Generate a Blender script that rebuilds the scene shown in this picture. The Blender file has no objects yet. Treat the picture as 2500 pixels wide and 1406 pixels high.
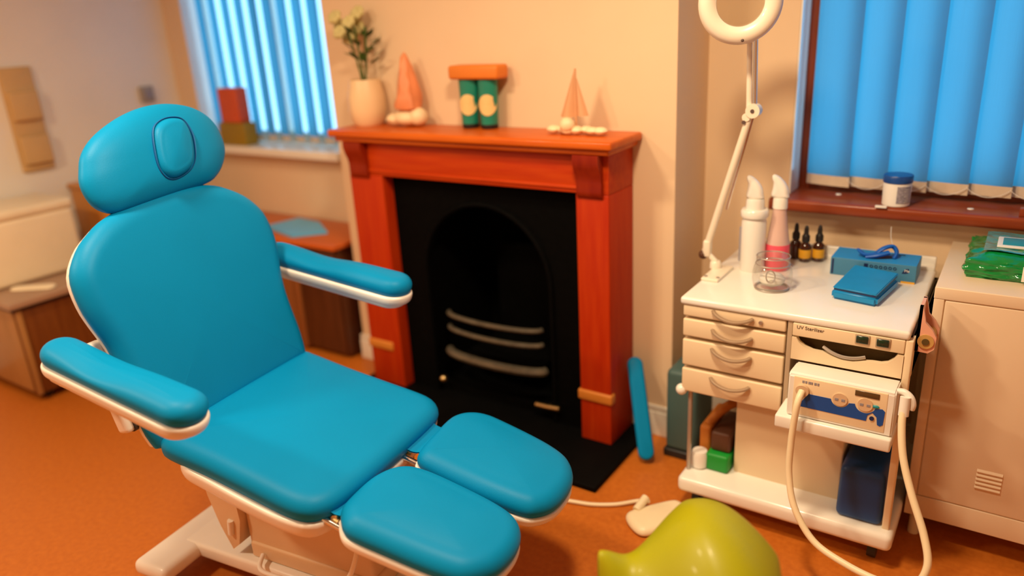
import bpy, bmesh, math, random
from mathutils import Vector, Matrix
random.seed(7)
PI = math.pi
SC = bpy.context.scene
COL = SC.collection

# ------------------------------------------------------------------ materials
def mat(name, col, rough=0.5, metal=0.0, var=0.06, scale=8.0, bump=0.0, bscale=60.0, coat=0.0, sss=0.0, stretch=None, col2=None, trans=0.0, spec=0.5, detail=3.0):
    m = bpy.data.materials.new(name); m.use_nodes = True
    nt = m.node_tree; b = nt.nodes['Principled BSDF']
    tc = nt.nodes.new('ShaderNodeTexCoord')
    src = tc.outputs['Object']
    if stretch:
        mp = nt.nodes.new('ShaderNodeMapping'); mp.inputs['Scale'].default_value = stretch
        nt.links.new(src, mp.inputs['Vector']); src = mp.outputs['Vector']
    n = nt.nodes.new('ShaderNodeTexNoise'); n.inputs['Scale'].default_value = scale; n.inputs['Detail'].default_value = detail
    nt.links.new(src, n.inputs['Vector'])
    r = nt.nodes.new('ShaderNodeValToRGB')
    c1 = [max(0, c * (1 - var)) for c in col]; c2 = [min(1, c * (1 + var)) for c in col] if col2 is None else col2
    r.color_ramp.elements[0].color = (*c1, 1); r.color_ramp.elements[1].color = (*c2, 1)
    r.color_ramp.elements[0].position = 0.3; r.color_ramp.elements[1].position = 0.7
    nt.links.new(n.outputs['Fac'], r.inputs['Fac']); nt.links.new(r.outputs['Color'], b.inputs['Base Color'])
    b.inputs['Roughness'].default_value = rough; b.inputs['Metallic'].default_value = metal
    b.inputs['Coat Weight'].default_value = coat; b.inputs['Coat Roughness'].default_value = 0.1
    b.inputs['Specular IOR Level'].default_value = spec
    b.inputs['Transmission Weight'].default_value = trans
    if sss: b.inputs['Subsurface Weight'].default_value = sss
    if bump:
        n2 = nt.nodes.new('ShaderNodeTexNoise'); n2.inputs['Scale'].default_value = bscale; n2.inputs['Detail'].default_value = 4
        nt.links.new(src, n2.inputs['Vector'])
        bp = nt.nodes.new('ShaderNodeBump'); bp.inputs['Strength'].default_value = bump; bp.inputs['Distance'].default_value = 0.01
        nt.links.new(n2.outputs['Fac'], bp.inputs['Height']); nt.links.new(bp.outputs['Normal'], b.inputs['Normal'])
    return m

def wood(name, c1, c2, axis='x', rough=0.4, coat=0.25, scale=9.0):
    s = {'x': (1.2, 14, 14), 'y': (14, 1.2, 14), 'z': (14, 14, 1.2)}[axis]
    return mat(name, c1, rough, 0, 0.0, scale * 0.35, 0.06, 14, coat, stretch=s, col2=c2, detail=6, spec=.2)

M = {}
M['wall_left'] = mat('wall_left_daylit', (.84, .79, .70), .75, var=.025, scale=3, bump=.05, bscale=180)  # greyer than the other walls: cool daylight put into the colour
M['wall'] = mat('wall_paint', (.80, .60, .395), .75, var=.025, scale=3, bump=.05, bscale=180)
M['ceiling'] = mat('ceiling_paint', (.70, .66, .58), .8, var=.02)
M['floor'] = mat('floor_cork', (.47, .120, .008), .5, var=.0, scale=55, bump=.04, bscale=120, coat=.05, col2=(.56, .16, .014), detail=8)
M['skirting'] = mat('skirting_gloss', (.85, .80, .70), .35, var=.02)
M['vinyl'] = mat('blue_vinyl', (.001, .235, .52), .45, var=.03, scale=4, bump=.05, bscale=320, spec=.12)
M['vinyl_groove_shade'] = mat('blue_vinyl_groove_shade', (.001, .10, .32), .6, var=.05)  # darker blue paints the shade of the groove round the headrest plug
M['chair_white'] = mat('chair_shell', (.88, .84, .78), .35, var=.02, coat=.2)
M['chair_beige'] = mat('chair_cover', (.74, .54, .34), .45, var=.03)
M['black'] = mat('black_plastic', (.012, .011, .011), .45, var=.1)
M['iron'] = mat('cast_iron', (.0018, .0018, .0018), .7, var=.2, scale=30, spec=.04)
M['hearth'] = mat('hearth_slate', (.0025, .0025, .0025), .6, var=.2, scale=12, spec=.06)
M['grate'] = mat('grate_iron', (.17, .15, .11), .4, .6, var=.2, scale=30)
M['brass'] = mat('brass', (.75, .55, .25), .3, 1.0, var=.05)
M['chrome'] = mat('chrome', (.75, .75, .76), .15, 1.0, var=.02)
M['handle'] = mat('bow_handle_metal', (.36, .25, .16), .45, .2, var=.03)
M['steel'] = mat('satin_steel', (.50, .46, .42), .4, .7, var=.03)
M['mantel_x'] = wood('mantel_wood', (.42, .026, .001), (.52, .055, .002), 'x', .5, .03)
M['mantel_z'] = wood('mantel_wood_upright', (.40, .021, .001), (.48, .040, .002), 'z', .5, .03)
M['mantel_top_lit'] = wood('mantel_shelf_lit_wood', (.54, .085, .004), (.64, .13, .008), 'x', .4, .15)  # same mantel wood, made more orange to paint strong light on shelf and lip
M['mantel_dark'] = wood('corbel_wood', (.22, .012, .001), (.28, .022, .002), 'z', .45, .1)
M['band'] = mat('plinth_band_wood', (.62, .22, .03), .45, var=.05)
M['sill'] = wood('sill_wood', (.22, .035, .010), (.32, .065, .020), 'x', .36, .2)
M['frame'] = wood('window_frame_wood', (.24, .04, .012), (.32, .06, .02), 'z', .35, .3)
M['white'] = mat('white_plastic', (.86, .84, .79), .38, var=.02)
M['gloss_white'] = mat('gloss_white_laminate', (.88, .86, .80), .22, var=.015, coat=.3)
M['trolley'] = mat('trolley_front', (.84, .68, .46), .42, var=.02)
M['gap'] = mat('trolley_carcass', (.48, .36, .24), .6, var=.05)
M['locker'] = mat('locker_enamel', (.80, .64, .46), .42, var=.02, scale=3)
M['cream'] = mat('cream_plastic', (.86, .74, .52), .45, var=.03)
M['lampwhite'] = mat('lamp_enamel', (.88, .80, .66), .3, var=.02, coat=.3)
M['blind_weight'] = mat('blind_weight_pocket', (.66, .55, .43), .6, var=.04, scale=40)
M['blue_lid'] = mat('blue_lid', (.004, .07, .33), .35, var=.05)
M['navy'] = mat('navy_print', (.005, .02, .10), .5, var=.1)
M['panel_blue'] = mat('control_panel_blue', (.006, .075, .36), .4, var=.04)
M['wipes_blue'] = mat('blue_pack', (.002, .25, .60), .4, var=.06, scale=12)
M['box_blue'] = mat('blue_carton', (.02, .29, .70), .45, var=.05)
M['box_side'] = mat('blue_carton_side', (.05, .22, .40), .5, var=.08)
M['glove'] = mat('blue_nitrile', (.006, .12, .55), .45, var=.05)
M['print_white'] = mat('white_print', (.80, .80, .78), .5, var=.03)
M['print_grey'] = mat('grey_print', (.30, .28, .32), .6, var=.05)
M['label_grey'] = mat('grey_text_block', (.30, .28, .34), .6, var=.35, scale=170)
M['print_dark'] = mat('dark_print', (.10, .06, .05), .6, var=.1)
M['amber'] = mat('amber_glass', (.055, .012, .003), .08, var=.1, coat=.3)
M['yellow'] = mat('yellow_label', (.80, .42, .02), .5, var=.06)
M['pinkliq'] = mat('pink_liquid', (.90, .10, .16), .25, var=.05)
M['pinkclear'] = mat('frosted_pink_plastic', (.90, .62, .55), .3, var=.03, trans=.25)
M['green_film'] = mat('green_film', (.004, .27, .055), .12, var=.25, scale=9, bump=.6, bscale=22, coat=.6)
M['teal_film'] = mat('teal_print_film', (.01, .30, .28), .15, var=.2, scale=9, bump=.5, bscale=22, coat=.6)
M['green'] = mat('green_pack', (.004, .30, .03), .5, var=.1)
M['teal_label'] = mat('teal_print', (.02, .28, .34), .4, var=.06)
M['orange_bag'] = mat('orange_cloth', (.55, .18, .02), .7, var=.1)
M['brown_bag'] = mat('brown_leather', (.09, .03, .012), .6, var=.15)
M['teal_bin'] = mat('dark_teal_plastic', (.055, .12, .12), .5, var=.06)
M['bin_blue'] = mat('deep_blue_plastic', (.006, .055, .22), .45, var=.05)
M['lime'] = mat('lime_vinyl', (.34, .33, .004), .42, var=.04, scale=5, coat=.04, spec=.25)
M['peach'] = mat('peach_plastic', (.80, .42, .30), .4, var=.04)
M['peach_in'] = mat('mustard_foam', (.55, .33, .10), .6, var=.05)
M['dkgreen'] = mat('green_switch', (.004, .03, .02), .15, var=.2, coat=.6)
M['display'] = mat('display_window', (.10, .06, .025), .2, var=.1, coat=.5)
M['dial'] = mat('beige_dial', (.70, .50, .32), .45, var=.04)
M['recess'] = mat('drawer_recess', (.09, .055, .012), .6, var=.1)
M['tealtube'] = mat('teal_tube', (.005, .22, .15), .35, var=.08, coat=.2)
M['creamlabel'] = mat('cream_label', (.85, .58, .24), .5, var=.04)
M['orange_lid'] = mat('orange_carton', (.72, .20, .02), .5, var=.05)
M['vase'] = mat('cream_ceramic', (.86, .62, .36), .35, var=.03)
M['leaf'] = mat('dark_leaf', (.045, .10, .008), .5, var=.3, scale=20)
M['petal'] = mat('pale_petal', (.62, .55, .25), .6, var=.1)
M['salt'] = mat('orange_crystal', (.78, .27, .11), .5, var=.15, scale=14)
M['shell'] = mat('shell_ornament', (.88, .68, .42), .45, var=.08, scale=25)
M['sail'] = mat('copper_sail', (.66, .34, .17), .5, var=.06)
M['red_box'] = mat('red_carton', (.62, .09, .025), .5, var=.06)
M['olive_box'] = mat('olive_carton', (.30, .19, .006), .5, var=.06)
M['desk_top'] = wood('desk_top_wood', (.52, .10, .012), (.62, .14, .02), 'x')
M['desk_body'] = wood('desk_body_wood', (.22, .07, .018), (.28, .10, .03), 'z')
M['desk_dark'] = wood('desk_dark_wood', (.07, .02, .006), (.10, .03, .01), 'z')
M['paper_blue'] = mat('blue_folder', (.10, .52, .92), .4, var=.05)
M['ped_body'] = wood('pedestal_wood', (.13, .035, .006), (.18, .055, .01), 'z')
M['ped_front'] = wood('pedestal_front_wood', (.34, .17, .05), (.42, .21, .07), 'z')
M['ped_top'] = mat('pedestal_top', (.36, .22, .14), .3, var=.05)
M['tan'] = mat('tan_board', (.62, .40, .17), .6, var=.05)
M['chest'] = wood('orange_wood', (.56, .22, .035), (.66, .27, .05), 'z')
M['greyswitch'] = mat('grey_plastic', (.35, .31, .27), .5, var=.05)
M['cable'] = mat('cream_rubber', (.88, .76, .52), .4, var=.03)
M['rubber'] = mat('grey_rubber', (.25, .22, .2), .6, var=.05)

def glass(name, tint=(.98, .99, .985), mixf=.88, rough=.03):
    m = bpy.data.materials.new(name); m.use_nodes = True; nt = m.node_tree; nt.nodes.clear()
    o = nt.nodes.new('ShaderNodeOutputMaterial'); t = nt.nodes.new('ShaderNodeBsdfTransparent'); g = nt.nodes.new('ShaderNodeBsdfGlossy')
    t.inputs['Color'].default_value = (*tint, 1); g.inputs['Roughness'].default_value = rough
    fr = nt.nodes.new('ShaderNodeLayerWeight'); fr.inputs['Blend'].default_value = .5
    pw = nt.nodes.new('ShaderNodeMath'); pw.operation = 'POWER'; pw.inputs[1].default_value = 4.0; nt.links.new(fr.outputs['Facing'], pw.inputs[0])
    mx = nt.nodes.new('ShaderNodeMixShader')
    ad = nt.nodes.new('ShaderNodeMath'); ad.operation = 'MULTIPLY_ADD'; ad.inputs[1].default_value = .55; ad.inputs[2].default_value = .04 + (1 - mixf) * .4
    nt.links.new(pw.outputs[0], ad.inputs[0]); nt.links.new(ad.outputs[0], mx.inputs[0])
    nt.links.new(t.outputs[0], mx.inputs[1]); nt.links.new(g.outputs[0], mx.inputs[2]); nt.links.new(mx.outputs[0], o.inputs[0])
    return m
M['glass'] = glass('window_glass')
M['jar_glass'] = glass('jar_glass', (.94, .94, .92), .85, .05)
M['lens'] = glass('lens_glass', (.93, .925, .89), .92, .02)

def fabric(name, col, tcol, tw):
    m = bpy.data.materials.new(name); m.use_nodes = True; nt = m.node_tree; nt.nodes.clear()
    o = nt.nodes.new('ShaderNodeOutputMaterial'); d = nt.nodes.new('ShaderNodeBsdfDiffuse'); t = nt.nodes.new('ShaderNodeBsdfTranslucent')
    tc = nt.nodes.new('ShaderNodeTexCoord'); w = nt.nodes.new('ShaderNodeTexNoise'); mp = nt.nodes.new('ShaderNodeMapping')
    mp.inputs['Scale'].default_value = (400, 400, 5); w.inputs['Scale'].default_value = 1.0
    nt.links.new(tc.outputs['Object'], mp.inputs[0]); nt.links.new(mp.outputs[0], w.inputs['Vector'])
    r = nt.nodes.new('ShaderNodeValToRGB')
    r.color_ramp.elements[0].color = (*[c * .92 for c in tcol], 1); r.color_ramp.elements[1].color = (*[min(1, c * 1.05) for c in tcol], 1)
    nt.links.new(w.outputs['Fac'], r.inputs[0]); nt.links.new(r.outputs[0], t.inputs['Color'])
    d.inputs['Color'].default_value = (*col, 1)
    mx = nt.nodes.new('ShaderNodeMixShader'); mx.inputs[0].default_value = tw
    nt.links.new(d.outputs[0], mx.inputs[1]); nt.links.new(t.outputs[0], mx.inputs[2]); nt.links.new(mx.outputs[0], o.inputs[0])
    return m
M['blind'] = fabric('blue_blind_fabric', (.13, .25, .36), (.09, .46, .62), .6)

# ------------------------------------------------------------------ mesh builder
def smooth_closed(pts, n=96):
    k = len(pts); dense = []
    for i in range(k):
        p0, p1, p2, p3 = (Vector(pts[(i + j - 1) % k]) for j in range(4))
        for s in range(12):
            t = s / 12
            dense.append(0.5 * ((2 * p1) + (p2 - p0) * t + (2 * p0 - 5 * p1 + 4 * p2 - p3) * t * t + (3 * p1 - p0 - 3 * p2 + p3) * t ** 3))
    for _ in range(10):
        dense = [(dense[i - 1] + dense[i] * 2 + dense[(i + 1) % len(dense)]) / 4 for i in range(len(dense))]
    L = [0]
    for i in range(len(dense)): L.append(L[-1] + (dense[(i + 1) % len(dense)] - dense[i]).length)
    out = []; j = 0
    for i in range(n):
        s = L[-1] * i / n
        while L[j + 1] < s: j += 1
        f = (s - L[j]) / max(1e-9, L[j + 1] - L[j])
        out.append(dense[j].lerp(dense[(j + 1) % len(dense)], f))
    a = sum(out[i].x * out[(i + 1) % n].y - out[(i + 1) % n].x * out[i].y for i in range(n))
    if a < 0: out.reverse()
    return out

def spline(pts, n=8):
    pts = [Vector(p) for p in pts]; out = []
    for i in range(len(pts) - 1):
        p0 = pts[max(0, i - 1)]; p1 = pts[i]; p2 = pts[i + 1]; p3 = pts[min(len(pts) - 1, i + 2)]
        for s in range(n):
            t = s / n
            out.append(0.5 * ((2 * p1) + (p2 - p0) * t + (2 * p0 - 5 * p1 + 4 * p2 - p3) * t * t + (3 * p1 - p0 - 3 * p2 + p3) * t ** 3))
    out.append(pts[-1]); return out

class MB:
    def __init__(s): s.v = []; s.f = []
    def add(s, vs, fs):
        o = len(s.v); s.v += [Vector(v) for v in vs]; s.f += [[i + o for i in f] for f in fs]; return s
    def bm(s, bm):
        bm.verts.index_update(); s.add([v.co.copy() for v in bm.verts], [[v.index for v in f.verts] for f in bm.faces]); bm.free(); return s
    def box(s, x0, x1, y0, y1, z0, z1, bev=0.0, seg=3, top=None):
        b = bmesh.new(); bmesh.ops.create_cube(b, size=1)
        for v in b.verts:
            k = v.co.z > 0
            v.co = Vector((x0 + (x1 - x0) * (v.co.x + .5), y0 + (y1 - y0) * (v.co.y + .5), z0 + (z1 - z0) * (v.co.z + .5)))
            if top and k:
                cx, cy = (x0 + x1) / 2, (y0 + y1) / 2
                v.co.x = cx + (v.co.x - cx) * top; v.co.y = cy + (v.co.y - cy) * top
        if bev: bmesh.ops.bevel(b, geom=list(b.edges), offset=min(bev, .49 * min(x1 - x0, y1 - y0, z1 - z0)), segments=seg, profile=.5, affect='EDGES', clamp_overlap=True)
        return s.bm(b)
    def obox(s, c, size, mtx, bev=0.0):
        t = MB().box(-size[0] / 2, size[0] / 2, -size[1] / 2, size[1] / 2, -size[2] / 2, size[2] / 2, bev)
        return s.add([mtx @ v + Vector(c) for v in t.v], t.f)
    def ring_loft(s, rings, cap=True, closed=False):
        n = len(rings[0]); vs = [v for r in rings for v in r]; fs = []
        m = len(rings)
        for k in range(m if closed else m - 1):
            a = k * n; b = ((k + 1) % m) * n
            for i in range(n): fs.append([a + i, a + (i + 1) % n, b + (i + 1) % n, b + i])
        if cap and not closed:
            fs.append(list(range(n))[::-1]); fs.append([(m - 1) * n + i for i in range(n)])
        return s.add(vs, fs)
    def tube(s, pts, r, seg=12, flat=1.0):
        pts = [Vector(p) for p in pts]; rings = []
        up = Vector((0, 0, 1)); prev = None
        for i, p in enumerate(pts):
            t = (pts[min(i + 1, len(pts) - 1)] - pts[max(0, i - 1)]).normalized()
            if prev is None:
                a = t.cross(up if abs(t.z) < .95 else Vector((1, 0, 0))).normalized()
            else: a = (prev - t * prev.dot(t)).normalized()
            prev = a; b = t.cross(a)
            rr = r[i] if isinstance(r, (list, tuple)) else r
            rings.append([p + a * math.cos(2 * PI * k / seg) * rr + b * math.sin(2 * PI * k / seg) * rr * flat for k in range(seg)])
        return s.ring_loft(rings)
    def lathe(s, prof, c=(0, 0, 0), seg=32, mtx=None):
        c = Vector(c); rings = []
        for r, z in prof:
            ring = [Vector((math.cos(2 * PI * k / seg) * r, math.sin(2 * PI * k / seg) * r, z)) for k in range(seg)]
            rings.append([(mtx @ v if mtx else v) + c for v in ring])
        return s.ring_loft(rings)
    def prism(s, poly, o, e1, e2, n, t0, t1):
        o, e1, e2, n = Vector(o), Vector(e1), Vector(e2), Vector(n)
        return s.ring_loft([[o + e1 * p[0] + e2 * p[1] + n * t for p in poly] for t in (t0, t1)])
    def sphere(s, c, r, seg=12, sc=(1, 1, 1)):
        b = bmesh.new(); bmesh.ops.create_uvsphere(b, u_segments=seg, v_segments=max(6, seg // 2), radius=r)
        for v in b.verts: v.co = Vector((v.co.x * sc[0], v.co.y * sc[1], v.co.z * sc[2])) + Vector(c)
        return s.bm(b)
    def grid(s, fn, nu, nv):
        vs = [fn(i / nu, j / nv) for i in range(nu + 1) for j in range(nv + 1)]
        fs = [[i * (nv + 1) + j, (i + 1) * (nv + 1) + j, (i + 1) * (nv + 1) + j + 1, i * (nv + 1) + j + 1] for i in range(nu) for j in range(nv)]
        return s.add(vs, fs)
    def torus(s, c, R, r, mtx, seg=48, rs=14, sx=1.0):
        rings = []
        for k in range(seg):
            a = 2 * PI * k / seg; d = Vector((math.cos(a), math.sin(a), 0))
            rings.append([mtx @ (d * (R + r * sx * math.cos(2 * PI * j / rs)) + Vector((0, 0, r * math.sin(2 * PI * j / rs)))) + Vector(c) for j in range(rs)])
        return s.ring_loft(rings, closed=True)
    # upholstered pad: outline (2-D) on plane o,e1,e2 with normal n
    def pad(s, outline, o, e1, e2, n, T, B, r, crown=.01, N=112, grow=0.0, warp=None, rb=None, radial=False):
        o, e1, e2, n = Vector(o), Vector(e1), Vector(e2), Vector(n)
        P = smooth_closed(outline, N); c = sum(P, Vector((0, 0))) / N
        nor = []
        for i in range(N):
            t = P[(i + 2) % N] - P[i - 2]; nor.append(Vector((-t.y, t.x)).normalized())
        off = lambda d: [P[i] + nor[i] * d for i in range(N)]
        rings = []
        rb = rb or r * .5
        inner = off(rb - grow)
        rings.append([(q.lerp(c, .9), -B) for q in inner]); rings.append([(q.lerp(c, .4), -B) for q in inner])
        for k in range(5, 0, -1):
            th = k / 5 * PI / 2; rings.append([(q, -B * math.sin(th)) for q in off(rb * (1 - math.cos(th)) - grow)])
        if radial:
            for k in range(0, 19):
                sc = math.cos(k / 18 * PI / 2) * .985 + .015
                rings.append([(c + (q - c) * sc, T * (1 - sc ** 3.2) ** .5) for q in off(-grow)])
        for k in range(0, 0 if radial else 9):
            th = k / 8 * PI / 2; rings.append([(q, T * math.sin(th)) for q in off(r * (1 - math.cos(th)) - grow)])
        last = off(r - grow)
        for sc in () if radial else (.9, .75, .55, .35, .15, .03):
            rings.append([(c + (q - c) * sc, T + crown * (1 - sc * sc)) for q in last])
        R3 = []
        for ring in rings:
            rr = []
            for q, h in ring:
                if warp: h += warp(q, h)
                rr.append(o + e1 * q.x + e2 * q.y + n * h)
            R3.append(rr)
        return s.ring_loft(R3)
    def build(s, name, material, parent=None, loc=None, local=False, angle=40):
        me = bpy.data.meshes.new(name)
        vs = s.v
        if not local:
            if parent is not None:
                root = parent
                while root.parent: root = root.parent
                inv = root.matrix_basis.inverted(); vs = [inv @ v for v in vs]
            elif loc is not None: vs = [v - Vector(loc) for v in vs]
        me.from_pydata([tuple(v) for v in vs], [], s.f); me.validate(); me.update()
        b = bmesh.new(); b.from_mesh(me); bmesh.ops.recalc_face_normals(b, faces=b.faces); b.to_mesh(me); b.free()
        me.shade_smooth(); me.set_sharp_from_angle(angle=math.radians(angle))
        me.materials.append(M[material] if isinstance(material, str) else material)
        o = bpy.data.objects.new(name, me); COL.objects.link(o)
        if parent is not None: o.parent = parent
        elif loc is not None: o.location = loc
        return o

def tag(o, label, cat, group=None):
    o['label'] = label; o['category'] = cat
    if group: o['group'] = group
    return o
def thing(name, label, cat, loc, rz=0.0, group=None):
    o = bpy.data.objects.new(name, None); COL.objects.link(o)
    o.matrix_basis = Matrix.Translation(loc) @ Matrix.Rotation(rz, 4, 'Z'); o.empty_display_size = .05
    return tag(o, label, cat, group)
def struct(o): o['kind'] = 'structure'; return o
def copy_tree(o, parent=None):
    c = o.copy(); COL.objects.link(c)
    if parent is not None: c.parent = parent
    for ch in [x for x in SC.objects if x.parent == o]: copy_tree(ch, c)
    return c
def text(name, body, size, o, e1, e2, material, parent, thick=.0004):
    cu = bpy.data.curves.new(name, 'FONT'); cu.body = body; cu.size = size; cu.extrude = thick; cu.align_x = 'LEFT'; cu.align_y = 'CENTER'
    t = bpy.data.objects.new(name + '_src', cu); COL.objects.link(t)
    dg = bpy.context.evaluated_depsgraph_get(); dg.update()
    me = bpy.data.meshes.new_from_object(t.evaluated_get(dg))
    e1 = Vector(e1).normalized(); e2 = Vector(e2).normalized(); n = e1.cross(e2)
    mb = MB().add([Vector(o) + e1 * v.co.x + e2 * v.co.y + n * v.co.z for v in me.vertices], [list(p.vertices) for p in me.polygons])
    bpy.data.objects.remove(t); bpy.data.curves.remove(cu); bpy.data.meshes.remove(me)
    return mb.build(name, material, parent)

X, Y, Z = Vector((1, 0, 0)), Vector((0, 1, 0)), Vector((0, 0, 1))

# ------------------------------------------------------------------ room shell
XL, XR, YF, YB, YC, HC = -4.3, 1.6, -2.2, 2.80, 2.50, 2.5
CL, CR = -2.66, -1.005
W1 = (-.692, .90, .90, 2.15); W2 = (-4.13, -2.93, .955, 2.15)
TH = .19
struct(MB().box(XL - .1, XR + .1, YF - .1, YB + TH, -.08, 0).build('floor', 'floor'))
struct(MB().box(XL - .1, XR + .1, YF - .1, YB + TH, HC, HC + .08).build('ceiling', 'ceiling'))
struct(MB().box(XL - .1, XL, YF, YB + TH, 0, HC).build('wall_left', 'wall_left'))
struct(MB().box(XR, XR + .1, YF, YB + TH, 0, HC).build('wall_right', 'wall'))
struct(MB().box(XL - .1, XR + .1, YF - .1, YF, 0, HC).build('wall_front', 'wall'))
wb = MB()
for a, b, w in ((XL, CL + .1, W2), (CR - .1, XR, W1)):
    wb.box(a, w[0], YB, YB + TH, 0, HC); wb.box(w[1], b, YB, YB + TH, 0, HC)
    wb.box(w[0], w[1], YB, YB + TH, 0, w[2]); wb.box(w[0], w[1], YB, YB + TH, w[3], HC)
struct(wb.build('wall_back', 'wall'))
cb = MB().box(CL, -2.19, YC, YB + TH, 0, HC).box(-1.32, CR, YC, YB + TH, 0, HC).box(-2.19, -1.32, YC, YB + TH, .97, HC).box(-2.19, -1.32, 2.86, YB + TH, 0, .97)
struct(cb.build('wall_chimney_breast', 'wall'))
def skirt(mb, x0, x1, y0, y1, h=.13):
    mb.box(x0, x1, y0, y1, 0, h * .8, .003); mb.box(x0 + (.004 if y1 - y0 > .1 else 0), x1, y0 + .004, y1, h * .8, h, .004)
s = MB(); skirt(s, -1.14, CR + .014, YC - .014, YC); skirt(s, CR, CR + .014, YC, YB)
struct(s.build('baseboard_chimney_right', 'skirting'))
s = MB(); skirt(s, CL - .014, -2.42, YC - .014, YC); skirt(s, CL - .014, CL, YC, YB)
struct(s.build('baseboard_chimney_left', 'skirting'))
s = MB(); skirt(s, CR + .014, XR, YB - .014, YB)
struct(s.build('baseboard_back', 'skirting'))
s = MB(); skirt(s, XL, XL + .014, YF, YB)
struct(s.build('baseboard_left', 'skirting'))

def window(n, w, sillmat, frmat, fy0, fy1, mull):
    fw = .032
    fr = MB().box(w[0], w[0] + fw, fy0, fy1, w[2], w[3], .004).box(w[1] - fw, w[1], fy0, fy1, w[2], w[3], .004)
    fr.box(w[0] + fw, w[1] - fw, fy0, fy1, w[3] - fw, w[3], .004).box(w[0] + fw, w[1] - fw, fy0, fy1, w[2], w[2] + .10, .004)
    for m in mull: fr.box(m - .025, m + .025, fy0, fy1, w[2] + .10, w[3] - fw, .004)
    f = struct(fr.build('window_%d' % n, frmat))
    MB().box(w[0] + fw, w[1] - fw, (fy0 + fy1) / 2 - .003, (fy0 + fy1) / 2 + .003, w[2] + .10, w[3] - fw).build('window_pane', 'glass', f)
    return f
w1 = window(1, W1, 'sill', 'frame', 2.925, 2.975, (.2,))
w2 = window(2, W2, 'skirting', 'skirting', 2.925, 2.975, (-3.53,))
# sills
prof = [(-.735, 2.71), (.92, 2.71), (.92, 2.799), (.899, 2.801), (.899, 2.93), (-.691, 2.93), (-.691, 2.801), (-.735, 2.799)]
ms = MB(); b = bmesh.new()
vsb = [b.verts.new((p[0], p[1], .900)) for p in prof]; f = b.faces.new(vsb); r = bmesh.ops.extrude_face_region(b, geom=[f])
for v in r['geom']:
    if isinstance(v, bmesh.types.BMVert): v.co.z = .942
bmesh.ops.recalc_face_normals(b, faces=b.faces)
bmesh.ops.bevel(b, geom=[e for e in b.edges if abs(e.verts[0].co.z - e.verts[1].co.z) < 1e-4 and e.verts[0].co.y < 2.72 and e.verts[1].co.y < 2.72], offset=.012, segments=4, profile=.5, affect='EDGES')
ms.bm(b); struct(ms.build('trim_1', 'sill'))
struct(MB().box(-.6918, -.686, 2.802, 2.925, .943, 2.149).build('trim_3', 'gloss_white'))
struct(MB().box(-4.1298, -4.124, 2.802, 2.925, 1.001, 2.149).box(-2.936, -2.9302, 2.802, 2.925, 1.001, 2.149).build('trim_4', 'gloss_white'))
struct(MB().box(-4.25, -2.90, 2.70, 2.80, .955, 1.0, .008).box(-4.129, -2.931, 2.79, 2.93, .9555, .9995).build('trim_2', 'skirting'))

# ------------------------------------------------------------------ vertical blinds
def blind(label, x0, pitch, count, yc, zb, zt, ang, wplate, hw):
    t = thing('vertical_blind', label, 'blind', (x0, yc, zb), 0)
    MB().box(x0 - .02, x0 + pitch * count + .03, yc - .02, yc + .02, zt, zt + .04, .004).build('headrail', 'white', t)
    ca, sa = math.cos(ang), math.sin(ang)
    def slat(cx, jz):
        def fn(u, v):
            s_ = (u - .5) * 2; bow = .006 * (1 - s_ * s_)
            return Vector((cx + s_ * hw * ca + bow * sa, yc - s_ * hw * sa - bow * ca, zb + jz + (zt - zb - jz) * v))
        return fn
    for i in range(count):
        cx = x0 + pitch * (i + .5)
        MB().grid(slat(cx, 0), 10, 6).build('slat', 'blind', t)
        def pf(u, v, side):
            s_ = (u - .5) * 2; bow = .006 * (1 - s_ * s_)
            p = Vector((cx + s_ * (hw + .001) * ca + bow * sa, yc - s_ * (hw + .001) * sa - bow * ca, zb - .006 + .036 * v))
            return p + Vector((-sa, -ca, 0)) * side
        pl = MB().grid(lambda u, v: pf(u, v, .0015), 10, 1).grid(lambda u, v: pf(u, v, -.0015), 10, 1)
        pl.build('bottom_weight', wplate, t)
    ch = MB(); k = 0
    for i in range(count - 1):
        a = Vector((x0 + pitch * (i + .5) + hw * .96 * ca, yc - hw * sa - .008, zb + .020)); b_ = Vector((a.x + pitch, a.y, a.z))
        nb = 26
        for q in range(nb):
            f = q / nb; ch.sphere(a.lerp(b_, f) - Z * (.026 * 4 * f * (1 - f)), .0021, 6)
    ch.build('bead_chain', 'white', t)
    return t
blind('blue vertical blind hanging at the right window above the blue-lidded tub', -.636, .1215, 12, 2.875, .975, 2.10, math.radians(14), 'blind_weight', .078)
blind('blue vertical blind hanging at the far left window behind the red box', -4.09, .1150, 10, 2.86, 1.02, 2.10, math.radians(19), 'blind_weight', .068)

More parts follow.
